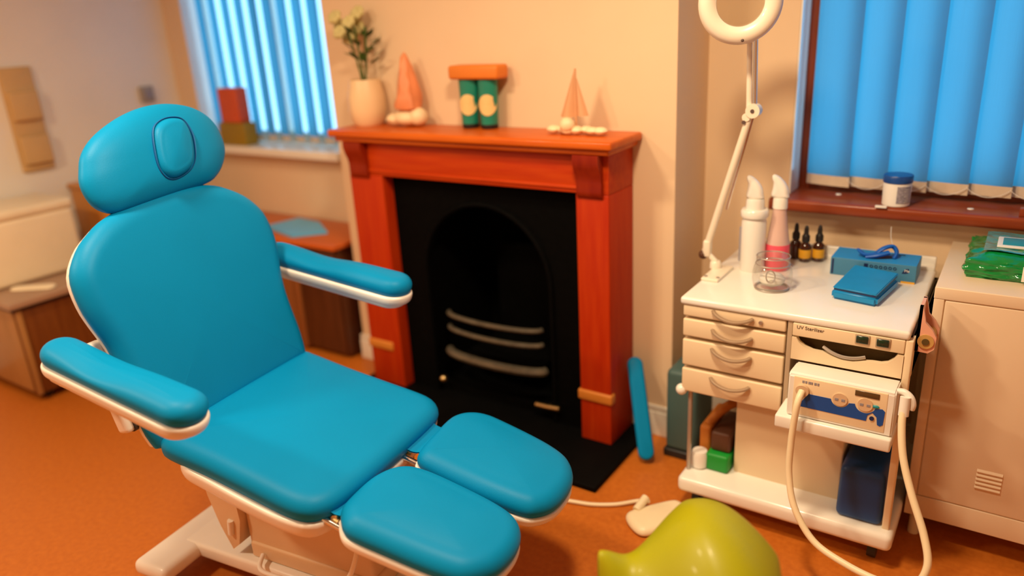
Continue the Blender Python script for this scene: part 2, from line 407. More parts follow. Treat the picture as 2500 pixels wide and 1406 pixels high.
# ------------------------------------------------------------------ fireplace
fp = thing('fireplace_surround', 'polished red-brown wooden fireplace surround with mantel shelf and corbels around black grate', 'fireplace', (-1.76, 2.30, 0))
y0, y1 = 2.30, 2.498
MB().box(-2.405, -2.217, y0, y1, .022, 1.006, .004).build('jamb', 'mantel_z', fp)
MB().box(-1.294, -1.165, y0, y1, .022, 1.006, .004).build('jamb', 'mantel_z', fp)
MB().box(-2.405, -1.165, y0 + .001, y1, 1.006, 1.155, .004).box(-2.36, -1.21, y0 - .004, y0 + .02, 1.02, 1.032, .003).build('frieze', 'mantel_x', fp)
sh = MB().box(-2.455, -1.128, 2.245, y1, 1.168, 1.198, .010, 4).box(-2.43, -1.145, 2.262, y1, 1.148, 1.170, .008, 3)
sh.build('mantel_shelf', 'mantel_top_lit', fp)
for xa, xb in ((-2.385, -2.285), (-1.283, -1.185)):
    prof = [(0, 0), (0, .16), (-.042, .16), (-.042, .135), (-.034, .11), (-.022, .085), (-.016, .055), (-.018, .03), (-.012, .01)]
    c = MB().prism([(p[0], p[1]) for p in prof], (xa, y0 + .002, .988), Y, Z, X, 0, xb - xa)
    c.build('corbel', 'mantel_dark', fp)
for xa, xb in ((-2.412, -2.262), (-1.304, -1.158)):
    MB().box(xa, xb, y0 - .008, y0 + .03, .195, .238, .008, 3).build('plinth_band', 'band', fp)
tag(MB().box(-2.46, -1.088, 2.02, 2.498, 0, .022, .004).build('hearth_slab', 'hearth', loc=(-1.77, 2.26, 0)), 'black slate hearth slab on the floor under the fireplace', 'hearth')
gi = thing('fireplace_insert', 'black cast iron fireplace insert with arched opening inside the wooden surround', 'fireplace', (-1.76, 2.36, .022))
arch = []
cx, rr, sp = -1.756, .30, .60
poly = [(-2.215, .024), (-2.215, 1.004), (-1.296, 1.004), (-1.296, .024), (cx + rr, .024)]
for k in range(0, 25): a = PI * k / 24; poly.append((cx + rr * math.cos(a), sp + rr * math.sin(a)))
poly.append((cx - rr, .024))
b = bmesh.new(); f = b.faces.new([b.verts.new((p[0], 2.36, p[1])) for p in poly])
r = bmesh.ops.extrude_face_region(b, geom=[f])
for v in r['geom']:
    if isinstance(v, bmesh.types.BMVert): v.co.y = 2.385
bmesh.ops.triangulate(b, faces=[q for q in b.faces if len(q.verts) > 4])
MB().bm(b).build('front_plate', 'iron', gi)
rim = MB(); pts = [Vector((cx + (rr + .012) * math.cos(PI * k / 24), 2.357, sp + (rr + .012) * math.sin(PI * k / 24))) for k in range(25)]
rim.tube([Vector((cx + rr + .012, 2.357, .03))] + pts + [Vector((cx - rr - .012, 2.357, .03))], .012, 8).build('arch_moulding', 'iron', gi)
MB().box(-2.10, -1.41, 2.385, 2.82, .024, .06).box(-2.10, -2.06, 2.385, 2.84, .06, .95).box(-1.45, -1.41, 2.385, 2.84, .06, .95).box(-2.06, -1.45, 2.80, 2.84, .06, .95).box(-2.06, -1.45, 2.385, 2.84, .91, .95).build('firebox', 'iron', gi)
MB().box(-1.94, -1.56, 2.42, 2.76, .19, .215, .004).box(-1.93, -1.57, 2.68, 2.72, .215, .66, .01).build('fire_basket', 'iron', gi)
for z, w, h in ((.415, .235, .011), (.350, .235, .011), (.235, .245, .019)):
    pts = [Vector((-1.742 + w * math.sin(a), 2.375 - .055 * math.cos(a) / 1.0 - .0, z - .002)) for a in [(-1 + 2 * k / 20) * PI / 2 for k in range(21)]]
    MB().tube(pts, h, 8, 1.0).build('grate_bar', 'grate', gi)
MB().sphere((-2.02, 2.345, .093), .017, 14).tube([(-2.02, 2.345, .093), (-2.02, 2.365, .093)], .007, 8).build('damper_knob', 'brass', gi)
MB().tube([(-1.53, 2.345, .088), (-1.475, 2.343, .090), (-1.42, 2.345, .093)], .012, 10).tube([(-1.475, 2.345, .09), (-1.475, 2.365, .09)], .006, 8).build('ashpan_handle', 'brass', gi)

# ------------------------------------------------------------------ mantel items
ZM = 1.198
t = thing('potted_flower', 'cream vase of pale flowers and dark leaves at the left end of mantel shelf', 'plant', (-2.372, 2.42, ZM))
MB().lathe([(.001, 0), (.058, 0), (.072, .02), (.080, .07), (.078, .12), (.070, .16), (.064, .19), (.058, .19), (.066, .14), (.001, .13)], (-2.372, 2.42, ZM), 28).build('vase', 'vase', t)
st = MB()
for k in range(5):
    a = k * 1.3; st.tube(spline([(-2.372, 2.42, ZM + .13), (-2.372 + .02 * math.cos(a), 2.42 + .02 * math.sin(a), ZM + .26), (-2.38 + .045 * math.cos(a), 2.42 + .04 * math.sin(a), ZM + .40)], 5), .004, 6)
stem = st.build('stems', 'leaf', t)
lf = MB()
for k in range(16):
    a = k * 2.4; c = Vector((-2.36 + .03 * math.cos(a), 2.42 + .03 * math.sin(a), ZM + .25 + .008 * k)); d = Vector((math.cos(a), math.sin(a), .5 + .3 * math.sin(k))).normalized()
    sd = d.cross(Z).normalized()
    lf.add([c, c + d * .035 + sd * .018, c + d * .075, c + d * .035 - sd * .018], [[0, 1, 2, 3]])
lf.build('leaves', 'leaf', t)
fl = MB()
for k in range(9):
    a = k * 2.4; c = Vector((-2.43 + .055 * math.cos(a) * (k / 9) ** .5, 2.42 + .05 * math.sin(a), ZM + .36 + .012 * k))
    for q in range(6):
        e = q * PI / 3; fl.sphere(c + Vector((.018 * math.cos(e), .012 * math.sin(e) - .004, .014 * math.sin(e))), .017, 8, (1, .7, .9))
fl.build('blossom', 'petal', t)

t = thing('salt_lamp', 'orange crystal cone on white pebble base between vase and teal tubes', 'ornament', (-2.15, 2.425, ZM))
MB().sphere((-2.15, 2.425, ZM + .035), .062, 14, (1.15, .9, .56)).sphere((-2.205, 2.415, ZM + .028), .045, 12, (1.1, .9, .6)).sphere((-2.09, 2.42, ZM + .040), .042, 12, (1.0, .9, .9)).build('pebble_base', 'shell', t)
b = bmesh.new(); bmesh.ops.create_icosphere(b, subdivisions=3, radius=1)
for v in b.verts:
    z = (v.co.z + 1) / 2; w = .058 * (1 - z) ** .75 + .006
    n_ = 1 + .12 * math.sin(v.co.x * 7 + v.co.y * 5)
    l = math.hypot(v.co.x, v.co.y) or 1
    v.co = Vector((-2.14 + v.co.x / l * w * n_ * min(1, l * 2), 2.425 + v.co.y / l * w * n_ * min(1, l * 2), ZM + .06 + z * .235))
MB().bm(b).build('crystal', 'salt', t)

for i, (cx_, lab) in enumerate(((-1.838, 'left teal tube with round cream label under the orange carton on mantel'), (-1.746, 'right teal tube with round cream label under the orange carton on mantel'))):
    t = thing('cream_tube', lab, 'tube', (cx_, 2.44, ZM), 0, 'teal tubes on the mantel')
    rings = []
    for k in range(9):
        f_ = k / 8; rx = .034 + .010 * f_; ry = .033 - .006 * f_
        rings.append([Vector((cx_ + rx * math.cos(2 * PI * q / 28), 2.44 + ry * math.sin(2 * PI * q / 28), ZM + .018 + .168 * f_)) for q in range(28)])
    MB().ring_loft(rings).build('tube_body', 'tealtube', t)
    MB().lathe([(.001, 0), (.031, 0), (.033, .004), (.033, .018), (.001, .018)], (cx_, 2.44, ZM), 28).build('cap', 'black', t)
    ring = []
    for k in range(28):
        a = 2 * PI * k / 28; ring.append((.0 + .036 * math.cos(a), .046 * math.sin(a)))
    lb = MB(); vs = []
    for rad in (1, .66, .33, .01):
        vs.append([Vector((cx_ + .035 * rad * math.cos(2 * PI * k / 28), 0, ZM + .092 + .040 * rad * math.sin(2 * PI * k / 28))) for k in range(28)])
    for ring in vs:
        for v in ring:
            dx = (v.x - cx_) / .0392; ry = .0345; v.y = 2.44 - ry * math.sqrt(max(0, 1 - dx * dx)) - .0012
    lb.ring_loft(vs, cap=False)
    rz_ = Matrix.Rotation(.42, 4, 'Z'); pv = Vector((cx_, 2.44, 0)); lb.v = [rz_ @ (v - pv) + pv for v in lb.v]; lb.build('round_label', 'creamlabel', t)
tag(MB().box(-1.905, -1.672, 2.398, 2.482, ZM + .1875, ZM + .240, .012, 4).build('small_carton', 'orange_lid', loc=(-1.79, 2.44, ZM + .1875)), 'orange carton lying across the tops of two teal tubes', 'box')

t = thing('sailboat_ornament', 'copper-sailed boat ornament on shell base at right end of mantel shelf', 'ornament', (-1.33, 2.38, ZM))
hb = MB()
for k in range(7):
    a = -1.42 + .032 * k; hb.sphere((a, 2.375 + .012 * math.sin(k * 2), ZM + .0165), .024, 12, (1.1, .9, .62 + .06 * math.sin(k)))
hb.sphere((-1.355, 2.36, ZM + .035), .030, 12, (1, .8, .9)); hb.build('shell_base', 'shell', t)
MB().tube([(-1.332, 2.385, ZM + .03), (-1.332, 2.385, ZM + .225)], .004, 8).build('mast', 'sail', t)
for sgn, w, h, zz in ((-1, .058, .16, .06), (1, .045, .13, .065)):
    def fn(u, v, sgn=sgn, w=w, h=h, zz=zz):
        x_ = u * w * (1 - v); return Vector((-1.332 + sgn * (x_ + .004), 2.385 - .018 * math.sin(PI * u) * (1 - v), ZM + zz + h * v))
    g1 = MB().grid(fn, 8, 8); g1.grid(lambda u, v: fn(u, v) + Y * .003, 8, 8); g1.build('sail', 'sail', t)

# ------------------------------------------------------------------ treatment chair (built in its own frame)
tau, rho = .199085, .275575
CH = thing('treatment_chair', 'large blue vinyl podiatry treatment chair with white frame and split leg pads', 'chair', (-1.8565, 1.2252, 0), .130666)
sv = Vector((math.cos(tau), 0, -math.sin(tau))); sn = Vector((math.sin(tau), 0, math.cos(tau)))
uv_ = Vector((-math.sin(rho), 0, math.cos(rho))); un = Vector((math.cos(rho), 0, math.sin(rho)))
HG = Vector((0, 0, .6))
seat_o = [(.0, -.275), (-.004, -.1), (-.004, .1), (.0, .27), (.03, .292), (.18, .293), (.33, .30), (.445, .306), (.50, .298), (.537, .265), (.550, .215), (.553, .08), (.551, -.11), (.546, -.225), (.528, -.275), (.50, -.302), (.45, -.314), (.35, -.314), (.18, -.312), (.045, -.318), (.012, -.302)]
MB().pad(seat_o, HG - sn * .022, sv, Y, sn, .036, .040, .05, .010).build('seat_cushion', 'vinyl', CH, local=True)
seat_sh = [(.06, -.28), (.06, .0), (.06, .28), (.2, .295), (.45, .308), (.53, .27), (.548, .1), (.548, -.1), (.535, -.26), (.46, -.315), (.2, -.313)]
MB().pad(seat_sh, HG - sn * .062, sv, Y, sn, .012, .040, .006, .0, rb=.02, grow=.004).build('seat_shell', 'chair_white', CH, local=True)
back_o = [(.172, .596), (.216, .581), (.284, .538), (.322, .492), (.337, .458), (.343, .41), (.342, .375), (.336, .338), (.319, .282), (.306, .223), (.302, .161), (.302, .102), (.300, .05), (.29, -.01), (.26, -.035), (0, -.035), (-.275, -.045), (-.315, -.015), (-.322, .06), (-.317, .17), (-.319, .244), (-.323, .28), (-.334, .326), (-.343, .375), (-.343, .433), (-.335, .469), (-.317, .498), (-.283, .533), (-.243, .558), (-.197, .580), (-.1, .603), (.03, .613), (.12, .607)]
bwarp = lambda q, h: .014 * (q.x / .34) ** 2 * max(0, min(1, h / .03)) ** 2
MB().pad(back_o, HG - un * .014, Y, uv_, un, .030, .022, .05, .006, warp=bwarp, rb=.02).build('backrest_cushion', 'vinyl', CH, local=True)
MB().pad(back_o, HG - un * .036, Y, uv_, un, .006, .030, .006, .0, grow=-.006, rb=.03).build('backrest_shell', 'chair_white', CH, local=True)
head_o = [(-.196, .72), (-.179, .751), (-.142, .785), (-.091, .812), (-.022, .837), (.054, .852), (.132, .852), (.205, .835), (.252, .807), (.277, .775), (.286, .738), (.286, .705), (.276, .675), (.25, .642), (.213, .615), (.169, .601), (.063, .596), (-.042, .590), (-.143, .586), (-.175, .595), (-.2, .617), (-.211, .65), (-.211, .685)]
HD = MB().pad(head_o, HG - un * .012, Y, uv_, un, .052, .035, .07, .0, rb=.05, radial=True).build('headrest_cushion', 'vinyl', CH, local=True)
oval = [(.014, .76), (.034, .786), (.069, .800), (.105, .801), (.131, .79), (.140, .756), (.134, .719), (.115, .672), (.085, .648), (.039, .637), (.009, .646), (-.005, .675), (-.001, .715)]
PL = MB().pad(oval, HG + un * .031, Y, uv_, un, .024, .014, .022, .006).build('face_hole_plug', 'vinyl', HD, local=True)
op = smooth_closed(oval, 64)
MB().ring_loft([[HG + un * (.0435 - .010 * (abs(p.y - .719) / .08) ** 2 + .0045 * math.sin(2 * PI * j / 8)) + Y * (p.x + (p.x - .067) * .05 * (1 + .5 * math.cos(2 * PI * j / 8))) + uv_ * (p.y + (p.y - .719) * .04 * (1 + .5 * math.cos(2 * PI * j / 8))) for j in range(8)] for p in op], closed=True).build('plug_groove_shade', 'vinyl_groove_shade', HD, local=True)  # dark ring added in place of the shaded groove round the plug
# headrest posts behind
MB().tube([HG + uv_ * .50 - un * .075 + Y * -.05, HG + uv_ * .72 - un * .07 + Y * -.05], .012).tube([HG + uv_ * .50 - un * .075 + Y * .12, HG + uv_ * .72 - un * .07 + Y * .12], .012).build('headrest_post', 'chrome', CH, local=True)
# leg pads
t2 = math.radians(14); lv = Vector((math.cos(t2), 0, -math.sin(t2))); ln = Vector((math.sin(t2), 0, math.cos(t2)))
E1 = HG + sv * .5427
near_o = [(.039, -.268), (.023, -.248), (.015, -.217), (.012, -.14), (.018, -.09), (.036, -.043), (.067, -.012), (.105, .001), (.153, .007), (.251, .008), (.325, .005), (.375, -.004), (.408, -.022), (.431, -.052), (.443, -.09), (.445, -.135), (.436, -.186), (.416, -.222), (.39, -.25), (.357, -.266), (.282, -.279), (.184, -.289), (.099, -.297), (.064, -.290)]
far_o = [(.066, .036), (.055, .055), (.048, .095), (.042, .197), (.043, .252), (.059, .290), (.088, .318), (.124, .333), (.172, .336), (.3, .328), (.375, .314), (.418, .293), (.450, .252), (.466, .203), (.467, .140), (.457, .092), (.434, .055), (.40, .032), (.30, .020), (.217, .018), (.102, .022)]
for nm, ol in (('near', near_o), ('far', far_o)):
    lp = MB().pad(ol, E1 - ln * .020, lv, Y, ln, .038, .028, .048, .012).build('leg_pad', 'vinyl', CH, local=True)
    MB().pad(ol, E1 - ln * .048, lv, Y, ln, .010, .022, .006, .0, grow=.003, rb=.015).build('leg_pad_shell', 'chair_white', lp, local=True)
for ya, yb, yc_, yd, xa, xb in ((-.255, -.09, -.250, -.105, -.03, .045), (.065, .222, .075, .215, -.02, .065)):
    def fn(u, v, ya=ya, yb=yb, yc_=yc_, yd=yd, xa=xa, xb=xb):
        y_ = (ya + (yb - ya) * v) * (1 - u) + (yc_ + (yd - yc_) * v) * u
        return E1 + lv * (xa + (xb - xa) * u) + Y * y_ - ln * (.012 + .016 * math.sin(PI * u))
    g1 = MB().grid(fn, 10, 4); g1.grid(lambda u, v: fn(u, v) - ln * .004, 10, 4); g1.build('hinge_flap', 'vinyl', CH, local=True)
for yy in (-.262, -.08, .06, .225):
    MB().tube([E1 + lv * -.05 + Y * yy - ln * .05, E1 + lv * .12 + Y * yy - ln * .052], .009, 10).build('leg_rod', 'chrome', CH, local=True)
for yy in (-.245, .085):
    MB().tube([E1 + lv * .012 + Y * (yy - .012) - ln * .040, E1 + lv * .012 + Y * (yy + .012) - ln * .040], .011, 12).build('hinge_bolt', 'brass', CH, local=True)
# arm rests
def capsule(L, w0, w1, n=10):
    P = []
    for k in range(n + 1): a = PI / 2 + PI * k / n; P.append((w0 + w0 * math.cos(a), w0 * math.sin(a)))
    m = max(3, int((L - w0 - w1) / .02))
    for k in range(1, m): f = k / m; P.append((w0 + (L - w0 - w1) * f, -(w0 + (w1 - w0) * f)))
    for k in range(n + 1): a = -PI / 2 + PI * k / n; P.append((L - w1 + w1 * math.cos(a), w1 * math.sin(a)))
    for k in range(1, m): f = 1 - k / m; P.append((w0 + (L - w0 - w1) * f, w0 + (w1 - w0) * f))
    return P
def armrest(o, L, slope, sgn):
    e = Vector((math.cos(slope), 0, -math.sin(slope))); nn = Vector((math.sin(slope), 0, math.cos(slope))); o = Vector(o)
    dip = lambda q, h: -.012 * math.exp(-((q.x - L * .40) / .10) ** 2) * max(0, min(1, h / .03))
    ap = MB().pad(capsule(L, .052, .058), o, e, Y, nn, .034, .028, .040, .002, warp=dip).build('armrest_pad', 'vinyl', CH, local=True)
    MB().pad(capsule(L, .054, .060), o - nn * .030, e, Y, nn, .008, .024, .006, 0, rb=.012, grow=.001).pad(capsule(L - .03, .046, .052), o - nn * .050 + e * .012, e, Y, nn, .004, .020, .004, 0, rb=.018).build('armrest_shell', 'chair_white', ap, local=True)
    p0 = o + e * .05 - nn * .06
    MB().tube(spline([p0, p0 + Vector((-.05, -sgn * .03, -.04)), Vector((-.17, sgn * .345, .82)), Vector((-.155, sgn * .315, .775))], 6), .024, 12, .8).build('armrest_bracket', 'chair_white', CH, local=True)
armrest((-.185, -.405, .876), .515, .19, -1)
armrest((-.200, .395, .896), .575, .135, 1)
# back mount plates
for sg in (-1, 1):
    m_ = Matrix.Rotation(-rho, 3, 'Y')
    MB().obox(HG + uv_ * .16 - un * .070 + Y * sg * .318, (.045, .05, .26), m_, .012).build('recline_plate', 'chair_white', CH, local=True)
    MB().tube([Vector((-.07, sg * .300, .64)), Vector((-.07, sg * .322, .64))], .03, 16).build('pivot_cap', 'black', CH, local=True)
# base
b_ = MB().box(-.20, .56, -.160, .160, .055, .105, .012, 3)
b_.box(-.275, -.135, -.295, .295, .050, .102, .022, 4).box(.50, .64, -.28, .28, .050, .102, .022, 4)
BS = b_.build('base_frame', 'chair_white', CH, local=True)
for xx in (-.205, .57):
    for yy in (-.25, .25):
        MB().tube([(xx, yy - .02, .028), (xx, yy + .02, .028)], .028, 16).box(xx - .015, xx + .015, yy - .025, yy + .025, .03, .056, .004).build('castor', 'black', BS, local=True)
MB().box(.06, .52, -.128, .128, .105, .46, .012, 3).build('lift_column', 'chair_beige', CH, local=True)
MB().box(.068, .528, -.135, .135, .105, .16, .008).build('column_skirt', 'chair_beige', CH, local=True)
fa = [(.050, .47), (.062, .24), (.040, .150), (.010, .125), (-.025, .20), (-.055, .30), (-.070, .40), (-.062, .455), (-.035, .475)]
f_ = MB().prism(fa, (0, -.150, 0), X, Z, Y, 0, .30); f_.build('column_fairing', 'chair_beige', CH, local=True)
MB().tube([(.018, -.152, .185), (.026, -.153, .235)], .010, 10).build('release_lever', 'chair_white', CH, local=True)
MB().box(-.06, .46, -.20, .20, .455, .492, .01).build('seat_carrier', 'chair_beige', CH, local=True)
MB().box(.10, .17, -.16, -.13, .452, .466, .006).build('height_lever', 'chrome', CH, local=True)
MB().tube(spline([(.12, -.14, .13), (.15, -.185, .12), (.23, -.19, .12), (.33, -.19, .125), (.43, -.195, .16), (.50, -.20, .22), (.53, -.18, .32), (.52, -.13, .42)], 8), .007, 10).build('power_cable', 'chair_white', CH, local=True)
MB().tube(spline([(.52, -.12, .34), (.56, -.12, .30), (.60, -.12, .30), (.66, -.13, .36)], 6), .018, 12).build('leg_actuator', 'chair_beige', CH, local=True)

# ------------------------------------------------------------------ instrument trolley
TX0, TX1, TF, TB, TZ = -.826, -.180, 2.112, 2.705, .755
tr = thing('instrument_trolley', 'cream podiatry trolley with four drawers and sliding sterilizer tray beside locker', 'trolley', (-.5, 2.4, 0))
MB().box(TX0, TX1, TF, TB, .730, TZ, .009, 4).build('worktop', 'gloss_white', tr)
MB().box(TX0 + .004, TX1 - .004, TB - .018, TB, TZ - .002, TZ + .042, .005).box(TX0 + .004, TX1 - .004, TB - .032, TB - .016, TZ - .002, TZ + .014, .004).build('upstand', 'gloss_white', tr)
MB().box(-.816, -.178, 2.140, 2.69, .432, .730).build('carcass', 'gap', tr) if False else None
MB().box(-.818, -.498, 2.142, 2.69, .428, .730, .003).build('drawer_case', 'gap', tr)
MB().box(-.498, -.484, 2.118, 2.69, .428, .730, .002).build('divider', 'gap', tr)
for za, zb_, hz in ((.692, .728, .718), (.624, .682, .655), (.523, .612, .591), (.430, .511, .491)):
    d = MB().box(-.817, -.503, 2.118, 2.146, za, zb_, .005, 3).build('drawer', 'trolley', tr)
    pts = [Vector((-.660 + .0605 * q, 2.118 - .020 * (1 - q * q) ** .5 - .001, hz - .016 * (1 - q * q) + .002 - .003 * q)) for q in [-1 + k / 10 for k in range(21)]]
    MB().tube(pts, .0065, 8, .8).build('bow_handle', 'handle', d)
MB().tube([(-.575, 2.119, .712), (-.575, 2.112, .711)], .006, 12).build('drawer_lock', 'steel', tr)
MB().box(-.484, -.170, 2.16, 2.69, .612, .730).build('steriliser_case', 'recess', tr)
up = MB().box(-.483, -.190, 2.114, 2.165, .689, .729, .003).build('steriliser_panel', 'trolley', tr)
text('printed_name', 'UV Sterilizer', .0145, (-.472, 2.1135, .7175), X + Z * -.0, Z, 'print_dark', up)
for xx in (-.296, -.244):
    sw = MB().box(xx - .019, xx + .019, 2.1105, 2.116, .699, .727, .002).build('rocker_switch', 'gap', up)
    MB().box(xx - .0155, xx + .0155, 2.106, 2.112, .702, .724, .003).build('switch_lens', 'dkgreen', sw)
sc = [(-.483, .616), (-.190, .616), (-.190, .684), (-.205, .684), (-.214, .668), (-.228, .655), (-.245, .649), (-.268, .648), (-.29, .645), (-.315, .640), (-.345, .640), (-.37, .645), (-.395, .650), (-.425, .651), (-.448, .659), (-.463, .670), (-.471, .684), (-.483, .684)]
b = bmesh.new(); f = b.faces.new([b.verts.new((p[0], 2.114, p[1])) for p in sc]); r = bmesh.ops.extrude_face_region(b, geom=[f])
for v in r['geom']:
    if isinstance(v, bmesh.types.BMVert): v.co.y = 2.134
bmesh.ops.triangulate(b, faces=[q for q in b.faces if len(q.verts) > 4])
tp = MB().bm(b).build('tray_front', 'trolley', tr)
MB().tube([Vector((-.342 + .056 * q, 2.128 - .012 * (1 - q * q), .660 - .011 * (1 - q * q) - .005 * q)) for q in [-1 + k / 10 for k in range(21)]], .005, 8).build('tray_handle', 'steel', tp)
MB().box(-.190, -.170, 2.116, 2.146, .12, .730, .004).build('corner_post', 'trolley', tr)
MB().box(-.800, -.788, 2.135, 2.150, .12, .43, .003).build('corner_post', 'steel', tr)
MB().box(-.190, -.170, 2.66, 2.69, .12, .730, .004).build('corner_post', 'trolley', tr)
MB().box(-.812, -.792, 2.66, 2.69, .12, .43, .004).build('corner_post', 'trolley', tr)
MB().box(-.178, -.170, 2.146, 2.66, .612, .730, .002).build('side_panel', 'trolley', tr)
MB().box(-.660, -.326, 2.20, 2.62, .12, .432, .006).build('pedestal_panel', 'trolley', tr)
MB().box(-.812, -.156, 2.082, 2.70, .068, .126, .018, 4).build('base_shelf', 'gloss_white', tr)
MB().sphere((-.820, 2.128, .428), .019, 14).build('corner_knob', 'gloss_white', tr)
MB().box(-.490, -.184, 2.005, 2.22, .442, .482, .006, 3).build('pull_out_shelf', 'gloss_white', tr)
for xx in (-.76, -.21):
    for yy in (2.15, 2.63):
        MB().tube([(xx - .012, yy, .032), (xx + .012, yy, .032)], .032, 18).tube([(xx, yy, .04), (xx, yy, .072)], .010, 10).build('castor', 'black', tr)

# drill unit
du = thing('podiatry_drill', 'white podiatry drill unit with blue control panel and cream hose on trolley shelf', 'drill unit', (-.32, 2.08, .482))
fy = lambda z: 2.020 + (.0 if z < .62 else 0)
bp = [(2.020, .483), (2.020, .610), (2.026, .616), (2.036, .618), (2.106, .613), (2.112, .611), (2.112, .483)]
b = bmesh.new(); f = b.faces.new([b.verts.new((-.462, p[0], p[1])) for p in bp]); r = bmesh.ops.extrude_face_region(b, geom=[f])
for v in r['geom']:
    if isinstance(v, bmesh.types.BMVert): v.co.x = -.187
bmesh.ops.recalc_face_normals(b, faces=b.faces); bmesh.ops.bevel(b, geom=list(b.edges), offset=.004, segments=3, affect='EDGES')
MB().bm(b).build('housing', 'white', du)
MB().box(-.447, -.205, 2.0185, 2.024, .492, .609, .002).build('fascia', 'trolley', du)
bpoly = [(-.432, .519), (-.405, .562)]
def arcp(cx_, cz_, r_, a0, a1, n=12): return [(cx_ + r_ * math.cos(math.radians(a0 + (a1 - a0) * k / n)), cz_ + r_ * math.sin(math.radians(a0 + (a1 - a0) * k / n))) for k in range(n + 1)]
bpoly += [(-.348, .562)] + arcp(-.322, .566, .024, 190, 345) + [(-.284, .562)] + arcp(-.258, .566, .026, 190, 345) + [(-.215, .562), (-.208, .556), (-.210, .516), (-.217, .510), (-.224, .513), (-.227, .535), (-.2385, .546), (-.250, .535), (-.252, .518)]
b = bmesh.new(); f = b.faces.new([b.verts.new((p[0], 2.0172, p[1])) for p in bpoly]); r = bmesh.ops.extrude_face_region(b, geom=[f])
for v in r['geom']:
    if isinstance(v, bmesh.types.BMVert): v.co.y = 2.019
bmesh.ops.triangulate(b, faces=[q for q in b.faces if len(q.verts) > 4])
MB().bm(b).build('blue_panel', 'panel_blue', du)
for cx_ in (-.322, -.258):
    dl = MB().tube([(cx_, 2.019, .566), (cx_, 2.0150, .566)], .019, 24).build('dial', 'dial', du)
    MB().box(cx_ - .013, cx_ - .004, 2.0142, 2.0152, .562, .569).box(cx_ + .004, cx_ + .013, 2.0142, 2.0152, .562, .569).build('dial_mark', 'print_grey', dl)
MB().box(-.286, -.225, 2.0165, 2.019, .588, .604, .001).build('display', 'display', du)
MB().tube([(-.2385, 2.019, .529), (-.2385, 2.0155, .529)], .006, 14).build('socket', 'navy', du)
MB().sphere((-.232, 2.017, .566), .006, 10, (1.6, .5, .8)).build('indicator', 'teal_label', du)
pm = MB()
for k, w_ in enumerate((.006, .005, .007, .004, .006, .005)): pm.box(-.424 + .008 * k, -.424 + .008 * k + w_, 2.0176, 2.0187, .593, .600)
pm.build('worn_print', 'print_grey', du)
MB().tube([(-.421, 2.021, .572), (-.421, 2.008, .571)], .018, 18).build('hose_socket', 'dial', du)
hk = MB().tube(spline([(-.190, 2.05, .607), (-.172, 2.045, .612), (-.155, 2.040, .603), (-.148, 2.038, .585), (-.150, 2.037, .570)], 6), .009, 10).build('hook', 'white', du)
hose = spline([(-.421, 2.010, .571), (-.424, 1.99, .555), (-.427, 1.98, .52), (-.432, 1.975, .419), (-.427, 1.96, .323), (-.398, 1.93, .241), (-.335, 1.90, .173), (-.247, 1.87, .154), (-.152, 1.85, .150), (-.079, 1.85, .165), (-.053, 1.87, .222), (-.072, 1.905, .288), (-.115, 1.945, .373), (-.149, 1.98, .457), (-.165, 2.01, .539), (-.165, 2.028, .585)], 10)
hb = MB().tube(hose, .0095, 12)
hb.build('hose', 'cable', du)
MB().tube([(-.165, 2.022, .555), (-.166, 2.032, .605)], .013, 14).build('handpiece', 'white', du)

# on the trolley shelf: bins and bags
ZB = .126
tag(MB().box(-.321, -.193, 2.115, 2.33, ZB, .300, .018, 4, top=.96).build('storage_box', 'bin_blue', loc=(-.25, 2.2, ZB)), 'deep blue rounded plastic box on the right of trolley bottom shelf', 'box')
tag(MB().box(-.745, -.668, 2.165, 2.40, ZB, .190, .010, 3).build('wipes_pack', 'green', loc=(-.70, 2.28, ZB)), 'bright green pack lying in the open left bay of trolley', 'pack')
tag(MB().lathe([(.001, 0), (.022, 0), (.028, .006), (.029, .05), (.024, .062), (.001, .064)], (-.768, 2.175, ZB), 24).build('plaster_roll', 'gloss_white', loc=(-.768, 2.175, ZB)), 'white roll at the left corner of trolley bottom shelf', 'roll')
ob = MB().box(-.786, -.744, 2.212, 2.40, ZB, .262, .012, 3).tube(spline([(-.765, 2.24, .255), (-.745, 2.27, .285), (-.715, 2.30, .312), (-.685, 2.33, .322)], 6), .016, 10)
tag(ob.build('cloth_bag', 'orange_bag', loc=(-.765, 2.3, ZB)), 'orange cloth bag with handle standing behind white roll in trolley bay', 'bag')
tag(MB().box(-.738, -.672, 2.19, 2.36, .190, .262, .010, 3).build('leather_case', 'brown_bag', loc=(-.70, 2.28, .19)), 'dark brown case resting on the green pack in trolley bay', 'case')

# bottles and packs on the worktop
t = thing('foam_bottle', 'tall white spray bottle at the back left of trolley top', 'bottle', (-.710, 2.46, TZ))
c = (-.710, 2.46, TZ)
MB().lathe([(.001, 0), (.037, 0), (.040, .004), (.040, .165), (.036, .18), (.030, .184), (.001, .185)], c, 32).build('bottle_body', 'white', t)
MB().lathe([(.001, .184), (.043, .184), (.045, .188), (.045, .205), (.041, .210), (.001, .211)], c, 32).build('collar', 'gloss_white', t)
def trigger(c, z, w, mt, t, dirx=1):
    p = MB().lathe([(.001, z), (w, z), (w * .96, z + .03), (w * .9, z + .034), (.001, z + .035)], c, 24)
    p.build('cap_base', mt, t)
    hd = [(-.028, 0), (.024, 0), (.025, .014), (.022, .032), (.012, .050), (-.004, .066), (-.020, .075), (-.029, .074), (-.031, .062), (-.026, .05), (-.027, .03)]
    MB().pad(hd, (c[0], c[1], c[2] + z + .034), X, Z, -Y, .016, .016, .014, .001, N=64, rb=.014).build('spray_head', mt, t)
trigger(c, .21, .030, 'gloss_white', t)
text('label_text', 'FOAM', .022, (-.752, 2.441, TZ + .06), Z, -X * .6 + Y * .5, 'print_grey', t) if False else None
